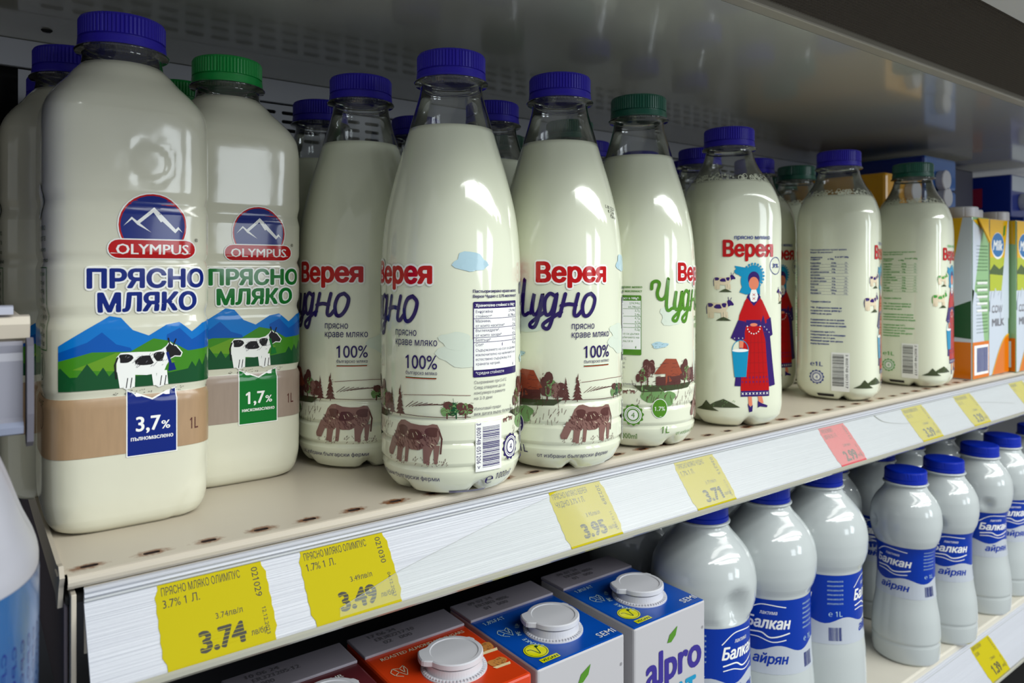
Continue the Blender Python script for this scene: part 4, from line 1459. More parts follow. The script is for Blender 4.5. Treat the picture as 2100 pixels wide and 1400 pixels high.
# glossy canopy ceiling over the shelf
ce = struct(boxobj('ceiling', (0.012, XE, -0.0583, 0.320, 0.2955, 0.2990), CEIL, None))
struct(boxobj('trim_1', (-0.60, XE, -0.0690, -0.0585, 0.2952, 0.3020), TRIMM, None, 0.0012))
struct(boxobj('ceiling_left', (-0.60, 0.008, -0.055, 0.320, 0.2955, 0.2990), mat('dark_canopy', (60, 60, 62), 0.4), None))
bt = thing('ceiling_screw', 'small dark screw head in the canopy above the left bottles', 'screw', (0.0480, 0.2650, 0.2955))
vs, fs = revolve([(0.0001, -0.0018), (0.0022, -0.0016), (0.0034, -0.0006), (0.0036, 0.0)], 20)
pydata('screw_head', vs, fs, bt, DARK, True)
boxobj('screw_recess', (-0.0022, 0.0022, -0.0004, 0.0004, -0.00195, -0.0016), GREY, bt)

# honeycomb air outlet forward of the canopy
HX0, HX1, HY0, HY1, HZ = 0.20, 2.0, -0.158, -0.0700, 0.2990
s = 0.0019  # side of a cell
vs, fs = [], []
dx = s * math.sqrt(3)
dy = s * 1.5
row = 0
y = HY0
hd = 0.0035
while y < HY1:
    x = HX0 + (dx / 2 if row % 2 else 0)
    while x < HX1:
        # three of the six sides: upper right, right, lower right
        p = [(x + s * math.cos(math.radians(a)), y + s * math.sin(math.radians(a))) for a in (90, 30, -30, -90)]
        b = len(vs)
        for q in p:
            if q[1] > HY1:
                q = (q[0], HY1)
            vs.append((q[0], q[1], HZ))
            vs.append((q[0], q[1], HZ + hd))
        for k in range(3):
            fs.append((b + 2 * k, b + 2 * k + 2, b + 2 * k + 3, b + 2 * k + 1))
        x += dx
    y += dy
    row += 1
hc = thing('air_outlet', 'dark honeycomb air outlet grille in the canopy front, upper right', 'air grille')
g = pydata('honeycomb', vs, fs, hc, mat('honeycomb_grey', (118, 110, 100), 0.5))
g['kind'] = 'stuff'
boxobj('plenum', (HX0, HX1, HY0, HY1, HZ + hd + 0.002, HZ + hd + 0.006), DARK, hc)
struct(boxobj('trim_2', (0.0, XE, -0.185, -0.1582, 0.2940, 0.3100), mat('canopy_nose', (190, 188, 186), 0.4), None, 0.001))
struct(boxobj('trim_3', (0.0, XE, -0.20, 0.32, 0.3120, 0.3300), DARK, None))

# ------------------------------------------------------------------ bottles on the upper shelf
G_V = 'tall tapered clear milk bottles with farm drawing labels'
G_B = 'square-shouldered milk bottles with folk dress labels'
G_O = 'square wrapped milk bottles with mountain labels'
o1 = make_bottle('milk_bottle', 'O', LO_BLUE, CAP_BLUE, 'large square milk bottle with violet-blue cap and blue 3,7% pennant, leftmost in front')
place(o1, (0.0672, 0.0805, 0), 0, G_O)
o2 = make_bottle('milk_bottle', 'P', LO_GREEN, CAP_GREEN, 'square milk bottle with a bright green cap and green 1,7% pennant')
place(o2, (0.1321, 0.1225, 0), 0, G_O)
dup(o1, (0.0528, 0.1580, 0), 0.02, 'shaded square milk bottle directly behind the leftmost bottle, blue cap half hidden', G_O)
dup(o1, (0.0546, 0.2365, 0), 0.0, 'rearmost square milk bottle of the leftmost column, low blue cap edge showing', G_O)
dup(o2, (0.1215, 0.2010, 0), 0.0, 'square milk bottle behind the bright green cap, only a sliver of green cap showing', G_O)

v = make_bottle('milk_bottle', 'V', LV_BLUE, CAP_BLUE, 'frontmost tapered milk bottle, nutrition table and barcode turned to the viewer')
place(v, (0.2350, 0.0252, 0), math.radians(-79), G_V)
dup(v, (0.2150, 0.1075, 0), math.radians(126), 'tapered milk bottle right of the green-capped square one, script word cut at left', G_V)
v3 = dup(v, (0.3200, 0.0243, 0), math.radians(-29.6), 'tapered milk bottle showing its whole red and purple lettering', G_V)
P = Print()
for i_, s_t in enumerate(['L 01.12.23', 'K 12:46', 'F26-04']):
    P.text(s_t, 0.0415 * math.radians(40 + 3 * i_), 0.1650 - i_ * 0.0030, 0.0022, BLACK, 1, rot=-8)
P.build('date_code', wv, v3, gx=0.003, gy=0.003)
dup(v, (0.2213, 0.1925, 0), math.radians(40), 'tapered milk bottle in the second row, its blue cap left of the script-cut bottle neck', G_V)
dup(v, (0.3090, 0.1991, 0), math.radians(40), 'tapered milk bottle in the back, low blue cap between the first two necks', G_V)
dup(v, (0.3292, 0.1151, 0), math.radians(10), 'tapered milk bottle with blue cap peeking right behind the frontmost neck', G_V)
vg = make_bottle('milk_bottle', 'V', LV_GREEN, CAP_NAVY, 'tapered milk bottle with a dark green cap and green script lettering')
place(vg, (0.4050, 0.0330, 0), math.radians(-153), G_V)
dup(vg, (0.4229, 0.1310, 0), math.radians(30), 'dark green capped bottle seen through the clear neck of the red and purple lettered bottle', G_V)
dup(vg, (0.4154, 0.2192, 0), math.radians(30), 'dark green cap low in the back, right of the second-row blue cap', G_V)

b = make_bottle('milk_bottle', 'B', LB_BLUE, CAP_BLUE, 'square-shouldered milk bottle showing the whole woman in red folk dress with a bucket')
place(b, (0.5169, 0.0350, 0), math.radians(-28), G_B)
dup(b, (0.7014, 0.0407, 0), math.radians(20), 'blue-capped square-shouldered bottle with blue text table and barcode facing out', G_B)
dup(b, (0.5804, 0.1164, 0), math.radians(60), 'blue-capped square-shouldered bottle in the second row, left behind the dressed woman bottle', G_B)
dup(b, (0.6800, 0.1235, 0), math.radians(-13), 'square-shouldered bottle in the second row, part of its red dress showing at right', G_B)
bg_ = make_bottle('milk_bottle', 'B', LB_GREEN, CAP_NAVY, 'square-shouldered bottle with dark green cap and pale green text, last of the front row')
place(bg_, (0.8472, 0.0352, 0), math.radians(9), G_B)
dup(bg_, (0.7640, 0.1260, 0), math.radians(50), 'dark green capped bottle in the second row, left behind the blue-text bottle', G_B)
dup(bg_, (0.8377, 0.1945, 0), math.radians(50), 'dark green capped bottle lowest in the back, between two second-row caps', G_B)
for (x, y), lab in zip([(0.505, 0.194), (0.593, 0.208), (0.684, 0.214)], ['left', 'middle', 'right']):
    dup(v, (x, y, 0), x * 9, 'hidden third-row bottle seen only as a cap mirrored in the canopy, ' + lab + ' of three', 'third row bottles mirrored in the canopy')


# ------------------------------------------------------------------ cartons
def carton(name, label, w, d, h, top_m, front_m, side_m, cat='carton', group=None, rot=0, loc=(0, 0, 0)):
    """body box, front left bottom corner at the origin; front faces -Y"""
    t = thing(name, label, cat, loc, rot, group)
    bm = bmesh.new()
    box(bm, 0, w, 0, d, 0, h, bevel=0.0016)
    for fc in bm.faces:
        n = fc.normal
        bm.normal_update()
    for fc in bm.faces:
        n = fc.normal
        fc.material_index = 0 if n.z > 0.6 else (1 if n.y < -0.6 else 2)
    obj('carton_body', bm, t, [top_m, front_m, side_m])
    return t


PAPERW = mat('white_carton_board', (184, 182, 186), 0.42, bump=0.15, bscale=60)
ALB = mat('blue_carton_board', (6, 74, 168), 0.28, vary=0.12, vscale=30)
ALO = mat('orange_carton_board', (208, 60, 18), 0.28, vary=0.12, vscale=30)
ALR = mat('maroon_carton_board', (96, 36, 42), 0.3, vary=0.15, vscale=30)
FLAP = mat('grey_flap_board', (160, 154, 166), 0.5)
CAPW = mat('white_cap_plastic', (206, 206, 212), 0.32)


def flip_cap(parent, x, y, z):
    vs, fs = revolve([(0.0200, 0.0), (0.0200, 0.0007), (0.0180, 0.0010), (0.0172, 0.0014), (0.0168, 0.0058), (0.0160, 0.0060)], 64, lambda th, r, zz: r)
    pydata('cap_base', [(a + x, b + y, c + z) for a, b, c in vs], fs, parent, CAPW, False)
    # ribs of the skirt
    bm = bmesh.new()
    for k in range(56):
        th = 2 * PI * k / 56
        r = bmesh.ops.create_cube(bm, size=1)
        for q in r['verts']:
            p = Vector((q.co.x * 0.0008, q.co.y * 0.0016, q.co.z * 0.0012))
            p = Matrix.Rotation(th, 4, 'Z') @ (p + Vector((0, -0.0186, 0.0012)))
            q.co = p + Vector((x, y, z))
    r_ = obj('skirt_ribs', bm, parent, CAPW)
    # lid disc with opening tab towards the left front

    def fn(th, r, zz):
        if r > 0.0160:
            a = th - math.radians(252)
            a = (a + PI) % (2 * PI) - PI
            q = max(0.0, 1 - abs(a) / 0.50)
            r += 0.0042 * min(1, q * 2.2)
            a2 = (th - math.radians(110) + PI) % (2 * PI) - PI
            if abs(a2) < 0.12:
                r += 0.0009
        return r
    pts = [(0.0001, 0.0097), (0.0142, 0.0097), (0.0147, 0.0102), (0.0168, 0.0102), (0.0175, 0.0096), (0.0176, 0.0070), (0.0170, 0.0066), (0.0150, 0.0064)]
    vs, fs = revolve(pts, 96, fn)
    o = pydata('lid', [(a + x, b + y, c + z) for a, b, c in vs], fs, parent, CAPW, False)
    return o


ALZ = -0.270
ALT = -0.113


def alpro(x0, kind, label):
    w, d, h = 0.0735, 0.0985, ALT - ALZ
    tm, fm, sm = {'blue': (ALB, PAPERW, PAPERW), 'orange': (ALO, ALO, ALO), 'maroon': (ALR, ALR, ALR)}[kind]
    t = carton('drink_carton', label, w, d, h, tm, fm, sm, 'carton', 'plant drink cartons on the lower shelf', 0, (x0, -0.0085, ALZ))
    # grey sealed flap at the back of the top
    bm = bmesh.new()
    box(bm, 0.0004, w - 0.0004, 0.0720, 0.0988, h - 0.0004, h + 0.0016, bevel=0.0006)
    obj('sealed_flap', bm, t, FLAP)
    flip_cap(t, 0.0400, 0.0330, h)
    P = Print()
    top = lambda u, v, off: Vector((u, v, h + off))
    if kind == 'blue':
        P.text('1,8%FAT', 0.0060, 0.0630, 0.0042, PALE, 2, width=0.0170)
        P.text('SEMI', w - 0.0170, 0.0050, 0.0058, WHITE, 2, width=0.0145)
        arc = 'SHAKE ME UP · AMAZING'
        for i, ch in enumerate(arc):
            a = math.radians(215 - i * 8.2)
            if ch != ' ':
                P.text(ch, 0.0400 + 0.0225 * math.cos(a), 0.0330 + 0.0225 * math.sin(a), 0.0032, PALE, 2, rot=math.degrees(a) - 90, bold=0.03)
        P.ell(0.0130, 0.0175, 0.0080, 0.0080, ink('vegan_yellow', (226, 222, 0)), 2)
        P.ring(0.0130, 0.0175, 0.0070, 0.0004, FOREST, 3)
        P.curve([(0.0085, 0.0205), (0.0110, 0.0195), (0.0132, 0.0135), (0.0150, 0.0190), (0.0158, 0.0215)], 0.0007, FOREST, 3)
        P.ell(0.0162, 0.0215, 0.0014, 0.0012, FOREST, 3, n=10)
        P.rect(0.0075, 0.0035, 0.0215, 0.0078, MATS['ink_vegan_yellow'], 2)
        P.text('VEGAN', 0.0145, 0.0043, 0.0026, FOREST, 3, width=0.0120, align='C', bold=0.03)
    elif kind == 'orange':
        P.text('ROASTED ALMOND NO SUGARS', 0.0080, 0.0640, 0.0034, CREAM, 2, width=0.0600, bold=0.02)
        for (cx, cy, s) in ((0.0660, 0.0400, 0.0075), (0.0640, 0.0210, 0.0062)):
            blob(P, cx, cy, s, s * 0.8, ink('almond_skin', (196, 132, 66)), 2, seed=int(cx * 1e4))
            P.poly([(cx - s, cy - s * 0.5), (cx + s, cy - s * 0.6), (cx + s * 0.8, cy - s), (cx - s * 0.8, cy - s * 0.9)], ink('almond', (236, 212, 164)), 3)
            hatch(P, cx - s * 0.8, cy - s * 0.4, cx + s * 0.7, cy + s * 0.6, 16, 0.0003, BROWN, 3, slope=-2, seed=3)
    else:
        P.text('WHITE FLAVOUR', 0.0160, 0.0625, 0.0036, WHITE, 2, width=0.0440, bold=0.02)
    # faceted hand sketch
    c = (0.0105, 0.0470)
    m = PALE if kind == 'blue' else CREAM
    for a, b_ in [((-5, 2), (-2, 5)), ((-2, 5), (2, 3)), ((2, 3), (6, 5)), ((6, 5), (6, 0)), ((6, 0), (3, -5)), ((-5, 2), (-4, -2)), ((-4, -2), (0, -5)), ((-2, 5), (0, 0)), ((0, 0), (3, -5)), ((0, 0), (-4, -2)), ((2, 3), (3, -2)), ((6, 5), (3, -2))]:
        P.line([(c[0] + a[0] * 0.0009, c[1] + a[1] * 0.0011), (c[0] + b_[0] * 0.0009, c[1] + b_[1] * 0.0011)], 0.00055, m, 2)
    P.build('top_print', top, t, gx=0, gy=0)
    Q = Print()
    dt = {'blue': ['09 07 24', 'ER1883 4806', '01   000'], 'orange': ['17 06 24', 'ER382217:10', '02   000'], 'maroon': ['10 06 24', 'ER321205:12', '     000']}[kind]
    for i, s in enumerate(dt):
        Q.text(s, 0.0120 + 0.003 * i, 0.0905 - 0.0058 * i, 0.0042, GREY, 2, width=0.0025 * len(s.strip()))
    Q.build('date_stamp', lambda u, v, off: Vector((u, v, h + 0.0016 + off)), t, gx=0, gy=0)
    if kind == 'blue':
        F = Print()
        zz = h - 0.066
        F.text('alpro', 0.0120, zz + 0.022, 0.0225, NAVY if False else ink('alpro_navy', (52, 40, 136)), 2, width=0.0560, bold=0.03)
        F.poly([(0.0325, zz + 0.047), (0.0350, zz + 0.052), (0.0430, zz + 0.0560), (0.0410, zz + 0.050), (0.0365, zz + 0.0465)], LIME, 3)
        F.text('®', 0.0690, zz + 0.046, 0.0022, GREY, 2)
        F.text('OAT', 0.0280, zz + 0.002, 0.014, TURQ, 2, width=0.034, bold=0.05)
        F.build('front_print', lambda u, v, off: Vector((u, -off, v)), t, gx=0, gy=0)
        S = Print()
        for i, s in enumerate(['BY', 'ENJOY THE', 'TOASTED', 'TASTE OF', 'OATS']):
            S.text(s, 0.012, h - 0.020 - i * 0.009, 0.0052, GREY, 2)
        S.build('side_print', lambda u, v, off: Vector((-off, 0.085 - u, v)), t, gx=0, gy=0)
    return t


alpro(0.3568, 'blue', 'blue-topped plant drink carton with a white flip cap, rightmost of the drink cartons')
alpro(0.2742, 'blue', 'blue-topped plant drink carton next to the orange one')
alpro(0.1965, 'orange', 'orange plant drink carton with almond pieces beside its white flip cap')
alpro(0.1190, 'maroon', 'maroon plant drink carton at the bottom edge, lettering FLAVOUR')

# ------------------------------------------------------------------ drinking-yogurt bottles on the lower shelf
ZL = -0.270
LL = mesh_only(label_ayran(0.060).build('printed_label', wrap(L_PROF, 0.0362, 2, None, 0.066), gx=0.004, gy=0.006))
LS = mesh_only(label_ayran(0.051, 3).build('printed_label', wrap(S_PROF, 0.0270, 2, None, 0.066), gx=0.004, gy=0.004))


def thumb(u0, z0, rad, depth):
    def fn(th, z, r):
        a = (th - u0 + PI) % (2 * PI) - PI
        d = math.hypot(a * r, z - z0) / rad
        if d < 1:
            r -= depth * (0.5 + 0.5 * math.cos(PI * d)) ** 0.8
        return r, z
    return fn


def yogurt(kind, label, dent):
    t = thing('drink_bottle', label, 'drink bottle')
    prof, zt, hh = (L_PROF, 0.1970, 0.0150) if kind == 'L' else (S_PROF, 0.1765, 0.0125)
    vs, fs = lathe(prof, 0, zt + 0.003, 72, 0.003, dent, True, True)
    pydata('bottle_body', vs, fs, t, MILK_L, True)
    vs, fs = revolve([(0.0188, -0.0005), (0.0212, -0.0003), (0.0214, 0.0008), (0.0205, 0.0014), (0.0185, 0.0014)], 48)
    pydata('neck_ring', [(a, b, c + zt) for a, b, c in vs], fs, t, MILK_L, True)
    pts = [(0.0001, hh), (0.0180, hh), (0.0193, hh - 0.0006), (0.0197, hh - 0.0018), (0.0197, 0.0042), (0.0194, 0.0038), (0.0199, 0.0034), (0.0200, 0.0004), (0.0190, 0.0)]

    def fn(th, r, z):
        if 0.005 < z < hh - 0.0012 and r > 0.019:
            return r - (0.00025 if (th * 60 / (2 * PI)) % 1 > 0.5 else 0)
        return r
    vs, fs = revolve(pts, 120, fn)
    pydata('cap', [(a, b, c + zt + 0.0014) for a, b, c in vs], fs, t, CAP_AY)
    o = bpy.data.objects.new('printed_label', LL if kind == 'L' else LS)
    COL.objects.link(o)
    o.parent = t
    return t


G_L = 'large round-shouldered yogurt drink bottles'
G_S = 'small waisted yogurt drink bottles'
lb = yogurt('L', 'large round-shouldered white bottle with a thumb dent, right beside the blue-topped carton', thumb(math.radians(-12), 0.142, 0.018, 0.010))
place(lb, (0.4735, 0.0280, ZL), 0.0, G_L)
lb2 = yogurt('L', 'large round-shouldered white bottle, middle of the three in front', None)
place(lb2, (0.5560, 0.0260, ZL), 1.15, G_L)
dup(lb2, (0.6385, 0.0245, ZL), 0.35, 'large round-shouldered white bottle, third from the left, plain blue label side', G_L)
dup(lb2, (0.4850, 0.1150, ZL), 2.2, 'dim large bottle in the second row behind the dented one', G_L)
dup(lb2, (0.5750, 0.1120, ZL), 2.2, 'dim large bottle in the second row, behind the middle large bottle', G_L)
dup(lb2, (0.6680, 0.1060, ZL), 2.2, 'large bottle half hidden behind the third large bottle, blue label edge showing', G_L)
sb = yogurt('S', 'small waisted white bottle with blue cap, frontmost and leftmost of the small ones', thumb(math.radians(-35), 0.138, 0.008, 0.004))
place(sb, (0.7815, 0.0128, ZL), math.radians(-92), G_S)
sb2 = yogurt('S', 'small waisted bottle second from left, whole blue word on its label', thumb(math.radians(-25), 0.128, 0.010, 0.005))
place(sb2, (0.8580, 0.0078, ZL), math.radians(-52), G_S)
dup(sb2, (0.9640, 0.0120, ZL), math.radians(-32), 'small waisted bottle third in the front row, thumb dent facing right', G_S)
dup(sb2, (1.0397, 0.0150, ZL), math.radians(-40), 'small waisted bottle fourth in the front row near the right edge', G_S)
dup(sb2, (1.1400, 0.0115, ZL), math.radians(-40), 'small waisted bottle cut by the right picture edge', G_S)
for i, (x, y) in enumerate([(0.7600, 0.0850), (0.8500, 0.0780), (0.9350, 0.0830), (1.0250, 0.0850), (1.1250, 0.0840)]):
    dup(sb2, (x, y, ZL), 1.2 + 0.6 * i, ['small bottle in the second row behind the frontmost small one, blue cap in shade', 'small bottle with shaded cap in the second row behind the whole-word bottle', 'small bottle in the second row, its right side showing left of the third front one', 'small bottle in the second row behind the fourth front one, dark cap', 'small bottle in the second row at the right picture edge'][i], G_S)
for i, (x, y) in enumerate([(0.8300, 0.152), (0.9200, 0.154), (1.0100, 0.155)]):
    dup(sb2, (x, y, ZL), 2.0 + i, 'dark blue cap deep in shade in the third row, ' + ['left', 'middle', 'right'][i] + ' of three', 'third row small bottles in shade')

# lower shelf and rail
ls = thing('display_shelf', 'cream lower fridge shelf carrying cartons and white yogurt bottles', 'shelf')
boxobj('deck', (0.034, XE, -0.0130, 0.275, ZL - 0.010, ZL), mat('pale_lower_deck', (212, 206, 192), 0.4, vary=0.08, vscale=14), ls, 0.0015)
lr = rail('price_rail', 'grey-white sloped price rail of the lower shelf with one yellow ticket', 0.0402, XE, -0.013, ZL)
ticket(0.868, -0.02, 0.050, 0.0372, TY, ['АЙРЯН БАЛКАН', '0.500'], '1.39', '2.78лв/л', '020377', '08.12.2023', 'yellow price ticket on the lower rail, bottom right corner', -0.013, ZL)

# products below the lower rail: a dark jumble of jar lids
for i, (x, y, r_, c, lab) in enumerate([(0.93, -0.030, 0.030, (52, 110, 60), 'dark green jar lid far below the lower rail'), (1.01, -0.010, 0.030, (120, 40, 60), 'dark red jar lid far below the lower rail'), (1.09, -0.030, 0.030, (150, 150, 165), 'pale jar lid far below the lower rail')]):
    t = thing('jar', lab, 'jar', (x, y, -0.50))
    vs, fs = revolve([(0.0001, 0.0), (r_, 0.0), (r_ * 1.04, 0.01), (r_ * 1.04, 0.07), (r_ * 0.92, 0.085)], 32)
    pydata('jar_body', vs, fs, t, mat('jar_dark_%d' % i, (60, 60, 66), 0.2), True)
    vs, fs = revolve([(r_ * 0.95, 0.084), (r_ * 0.97, 0.085), (r_ * 0.97, 0.098), (r_ * 0.90, 0.1), (0.0001, 0.1)], 32)
    pydata('lid', vs, fs, t, mat('jar_lid_%d' % i, c, 0.35), False)
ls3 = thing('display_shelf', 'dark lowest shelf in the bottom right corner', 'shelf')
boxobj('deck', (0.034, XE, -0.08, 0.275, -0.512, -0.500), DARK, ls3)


# ------------------------------------------------------------------ standing milk cartons, right end of the upper shelf
def milk_carton(x, y, rz, label):
    w, d, h = 0.092, 0.060, 0.187
    t = carton('milk_carton', label, 0.058, 0.090, h, YELLOW, SILVER, MINT, 'carton', 'standing milk cartons with orange feet', rz, (x, y, 0))
    F = Print()
    F.rect(0.001, h - 0.050, w - 0.001, h - 0.0008, YELLOW, 1)
    F.poly([(0.001, h - 0.086), (w * 0.7, h - 0.086), (w - 0.012, h - 0.046), (0.001, h - 0.046)], ink('field_light', (176, 186, 40)), 1.4)
    F.poly([(0.001, h - 0.062), (0.02, h - 0.054), (0.045, h - 0.060), (w - 0.010, h - 0.052), (w - 0.014, h - 0.068), (0.001, h - 0.066)], ink('field_dark', (70, 92, 40)), 1.8)
    F.poly([(w - 0.006, h - 0.001), (w - 0.001, h - 0.001), (w - 0.001, h - 0.12), (w * 0.55, h - 0.12), (w * 0.60, h - 0.088)], SILVER, 2)
    F.ell(0.038, h - 0.032, 0.030, 0.016, WHITE, 2)
    F.ell(0.038, h - 0.031, 0.029, 0.0145, ink('milk_blue', (40, 110, 170)), 2.4)
    F.text('Milk', 0.038, h - 0.037, 0.0120, WHITE, 3, width=0.044, align='C', shear=0.2, bold=0.04)
    F.poly([(0.062, h - 0.021), (0.066, h - 0.008), (0.076, h - 0.006), (0.072, h - 0.018)], LIME, 3)
    F.poly([(0.001, h - 0.100), (0.010, h - 0.086), (0.018, h - 0.095), (0.026, h - 0.082), (0.036, h - 0.092), (0.050, h - 0.086), (0.056, h - 0.11), (0.001, h - 0.11)], SILVER, 2.2)
    F.text('COW', 0.010, h - 0.112, 0.0090, GREY, 3, width=0.050, bold=0.03)
    F.text('MILK', 0.012, h - 0.128, 0.0090, GREY, 3, width=0.056, bold=0.03)
    n = 10
    F.poly([(0.012 + (w - 0.013) * k / n, 0.001 + 0.046 * math.sin(PI / 2 * k / n)) for k in range(n + 1)] + [(w - 0.001, 0.001)], ORANGE, 2)
    F.curve([(0.012 + (w - 0.013) * k / n, 0.001 + 0.046 * math.sin(PI / 2 * k / n)) for k in range(n + 1)], 0.002, YELLOW, 2.4)
    # front design lies on the -X face, info design on the -Y face
    S = Print()
    S.rect(0.001, 0.001, d - 0.001, 0.042, ORANGE, 1)
    S.poly([(0.001, h - 0.001), (d - 0.001, h - 0.001), (d - 0.001, h - 0.03), (0.001, h - 0.012)], YELLOW, 1)
    for i in range(24):
        S.text('състав мляко краве масленост', 0.006, h - 0.040 - i * 0.0040, 0.0018, FOREST, 2, width=d - 0.014)
    S.rect(0.012, 0.006, d - 0.004, 0.038, WHITE, 2)
    S.barcode(0.018, 0.008, d - 0.008, 0.036, BLUE, 3, backing=False)
    return t, F, S, w, d, h


def finish_carton(x, y, label, front_left):
    """front_left: the wide front design is on the -X face; else on the -Y face"""
    if front_left:
        t, F, S, w, d, h = milk_carton(x, y, 0, label)
        # swap: narrow side faces the aisle
        for ch in list(t.children):
            bpy.data.objects.remove(ch)
        bm = bmesh.new()
        box(bm, 0, 0.047, 0, w, 0, h, bevel=0.0014)
        bm.normal_update()
        for fc in bm.faces:
            n = fc.normal
            fc.material_index = 0 if n.z > 0.6 else (2 if n.y < -0.6 else 1)
        obj('carton_body', bm, t, [YELLOW, SILVER, MINT])
        A = Print()
        A.rect(0.001, h - 0.055, w - 0.001, h - 0.001, YELLOW, 1)
        A.poly([(w - 0.001, h - 0.001), (w - 0.010, h - 0.001), (w - 0.032, h - 0.120), (w - 0.001, h - 0.120)], SILVER, 1.5)
        A.poly([(w - 0.040, h - 0.128), (w - 0.030, h - 0.108), (w - 0.001, h - 0.096), (w - 0.001, h - 0.140), (w - 0.030, h - 0.138)], FOREST, 2)
        A.rect(0.001, 0.001, w - 0.001, 0.043, ORANGE, 2)
        A.build('side_print', lambda u, v, off: Vector((-off, w - u, v)), t, gx=0, gy=0)
        S2 = Print()
        S2.rect(0.001, 0.001, 0.071, 0.043, ORANGE, 1)
        S2.poly([(0.001, h - 0.004), (0.071, h - 0.001), (0.071, h - 0.03), (0.045, h - 0.014)], YELLOW, 1.5)
        S2.poly([(0.001, h - 0.004), (0.040, h - 0.016), (0.001, h - 0.100)], SILVER, 1.4)
        S2.poly([(0.001, 0.043), (0.050, 0.043), (0.038, 0.082), (0.020, 0.098), (0.001, 0.104)], SILVER, 1.4)
        for i in range(26):
            if i not in (8, 9):
                S2.text('състав мляко краве масленост', 0.016, h - 0.034 - i * 0.0040, 0.0017, FOREST, 2, width=0.050)
        for i in range(5):
            S2.rect(0.020, h - 0.078 - i * 0.008, 0.064, h - 0.075 - i * 0.008, WHITE, 1.9)
        S2.rect(0.008, 0.005, 0.068, 0.039, WHITE, 2)
        S2.barcode(0.018, 0.008, 0.066, 0.036, BLUE, 3, backing=False)
        S2.build('front_print', lambda u, v, off: Vector((u * 0.047 / 0.072, -off, v)), t, gx=0, gy=0)
        return t
    t, F, S, w, d, h = milk_carton(x, y, 0, label)
    F.build('front_print', lambda u, v, off: Vector((u * 0.058 / 0.092, -off, v)), t, gx=0, gy=0)
    S.build('side_print', lambda u, v, off: Vector((-off, (d - u) * 1.5, v)), t, gx=0, gy=0)
    return t


def screw_cap(parent, x, y, z, r=0.014, axis='Z', h=0.013):
    pts = [(r * 0.96, 0.0), (r, 0.001), (r, h - 0.001), (r * 0.93, h), (0.0001, h)]
    vs, fs = revolve(pts, 72, lambda th, rr, zz: rr - (0.0004 if rr > r * 0.97 and (th * 36 / (2 * PI)) % 1 > 0.5 else 0))
    if axis == 'Z':
        vs = [(a + x, b + y, c + z) for a, b, c in vs]
    else:  # pointing to -Y
        vs = [(a + x, -c + y, b + z) for a, b, c in vs]
    pydata('screw_cap', vs, fs, parent, CAPW)


ca = finish_carton(0.9200, 0.0030, 'standing milk carton with orange foot and green text side, just right of the last bottle', True)
screw_cap(ca, 0.029, 0.022, 0.187, 0.0165)
fb = bmesh.new()
for p in ([(0.012, -0.001, 0.1855), (0.038, -0.001, 0.1855), (0.028, -0.007, 0.158)],):
    a = [fb.verts.new(q) for q in p]
    c = [fb.verts.new((q[0], q[1] - 0.0012, q[2])) for q in p]
    fb.faces.new(a)
    fb.faces.new(c[::-1])
    for i in range(3):
        fb.faces.new((a[i], a[(i + 1) % 3], c[(i + 1) % 3], c[i]))
obj('folded_ear', fb, ca, YELLOW)
cb = finish_carton(0.9725, 0.0045, 'standing milk carton lettered COW MILK, next to the green text side', False)
screw_cap(cb, 0.030, 0.035, 0.187, 0.016)
cc = finish_carton(1.0340, -0.0030, 'standing milk carton at the right picture edge', False)
screw_cap(cc, 0.030, 0.035, 0.187, 0.016)


# cartons lying on their sides behind, caps to the aisle
def lying(x0, x1, y0, y1, z0, z1, m, capx, capz, label, capr=0.013):
    t = thing('lying_carton', label, 'carton', (x0, y0, z0), 0, 'milk cartons lying in stacks at the back right')
    bm = bmesh.new()
    box(bm, 0, x1 - x0, 0, y1 - y0, 0, z1 - z0, bevel=0.004)
    bm.normal_update()
    for fc in bm.faces:
        fc.material_index = 1 if fc.normal.x < -0.7 else 0
    obj('carton_body', bm, t, [m[0], m[1]])
    if capx is not None:
        screw_cap(t, capx - x0, 0.0, capz - z0, capr, 'Y', 0.010)
    return t


LYB = mat('lying_blue_board', (28, 92, 168), 0.25, coat=0.3)
LYN = mat('lying_navy_board', (16, 44, 140), 0.3, coat=0.2)
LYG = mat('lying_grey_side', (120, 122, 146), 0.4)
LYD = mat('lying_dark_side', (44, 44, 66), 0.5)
LYY = mat('lying_yellow_board', (226, 164, 30), 0.28, coat=0.3)
lying(0.8950, 0.9920, 0.088, 0.285, 0.1870, 0.2450, (LYY, LYY), 0.9534, 0.2243, 'yellow milk carton lying down, seen through the last bottle neck')
lying(0.8950, 0.9920, 0.088, 0.285, 0.1300, 0.1865, (LYY, LYY), None, None, 'yellow milk carton lying second from top behind the last bottles')
lying(0.9980, 1.0920, 0.088, 0.285, 0.2335, 0.2760, (LYB, LYN), 1.0385, 0.2447, 'blue carton with white cap on top of the stack right of the dark green cap')
lying(0.9980, 1.0920, 0.088, 0.285, 0.1900, 0.2330, (LYB, LYN), 1.0428, 0.2220, 'blue carton with white cap, second from top behind the last bottle')
lying(0.9980, 1.0980, 0.088, 0.285, 0.1300, 0.1895, (LYB, LYN), None, None, 'blue carton lying third in the stack, low behind the white screw cap')
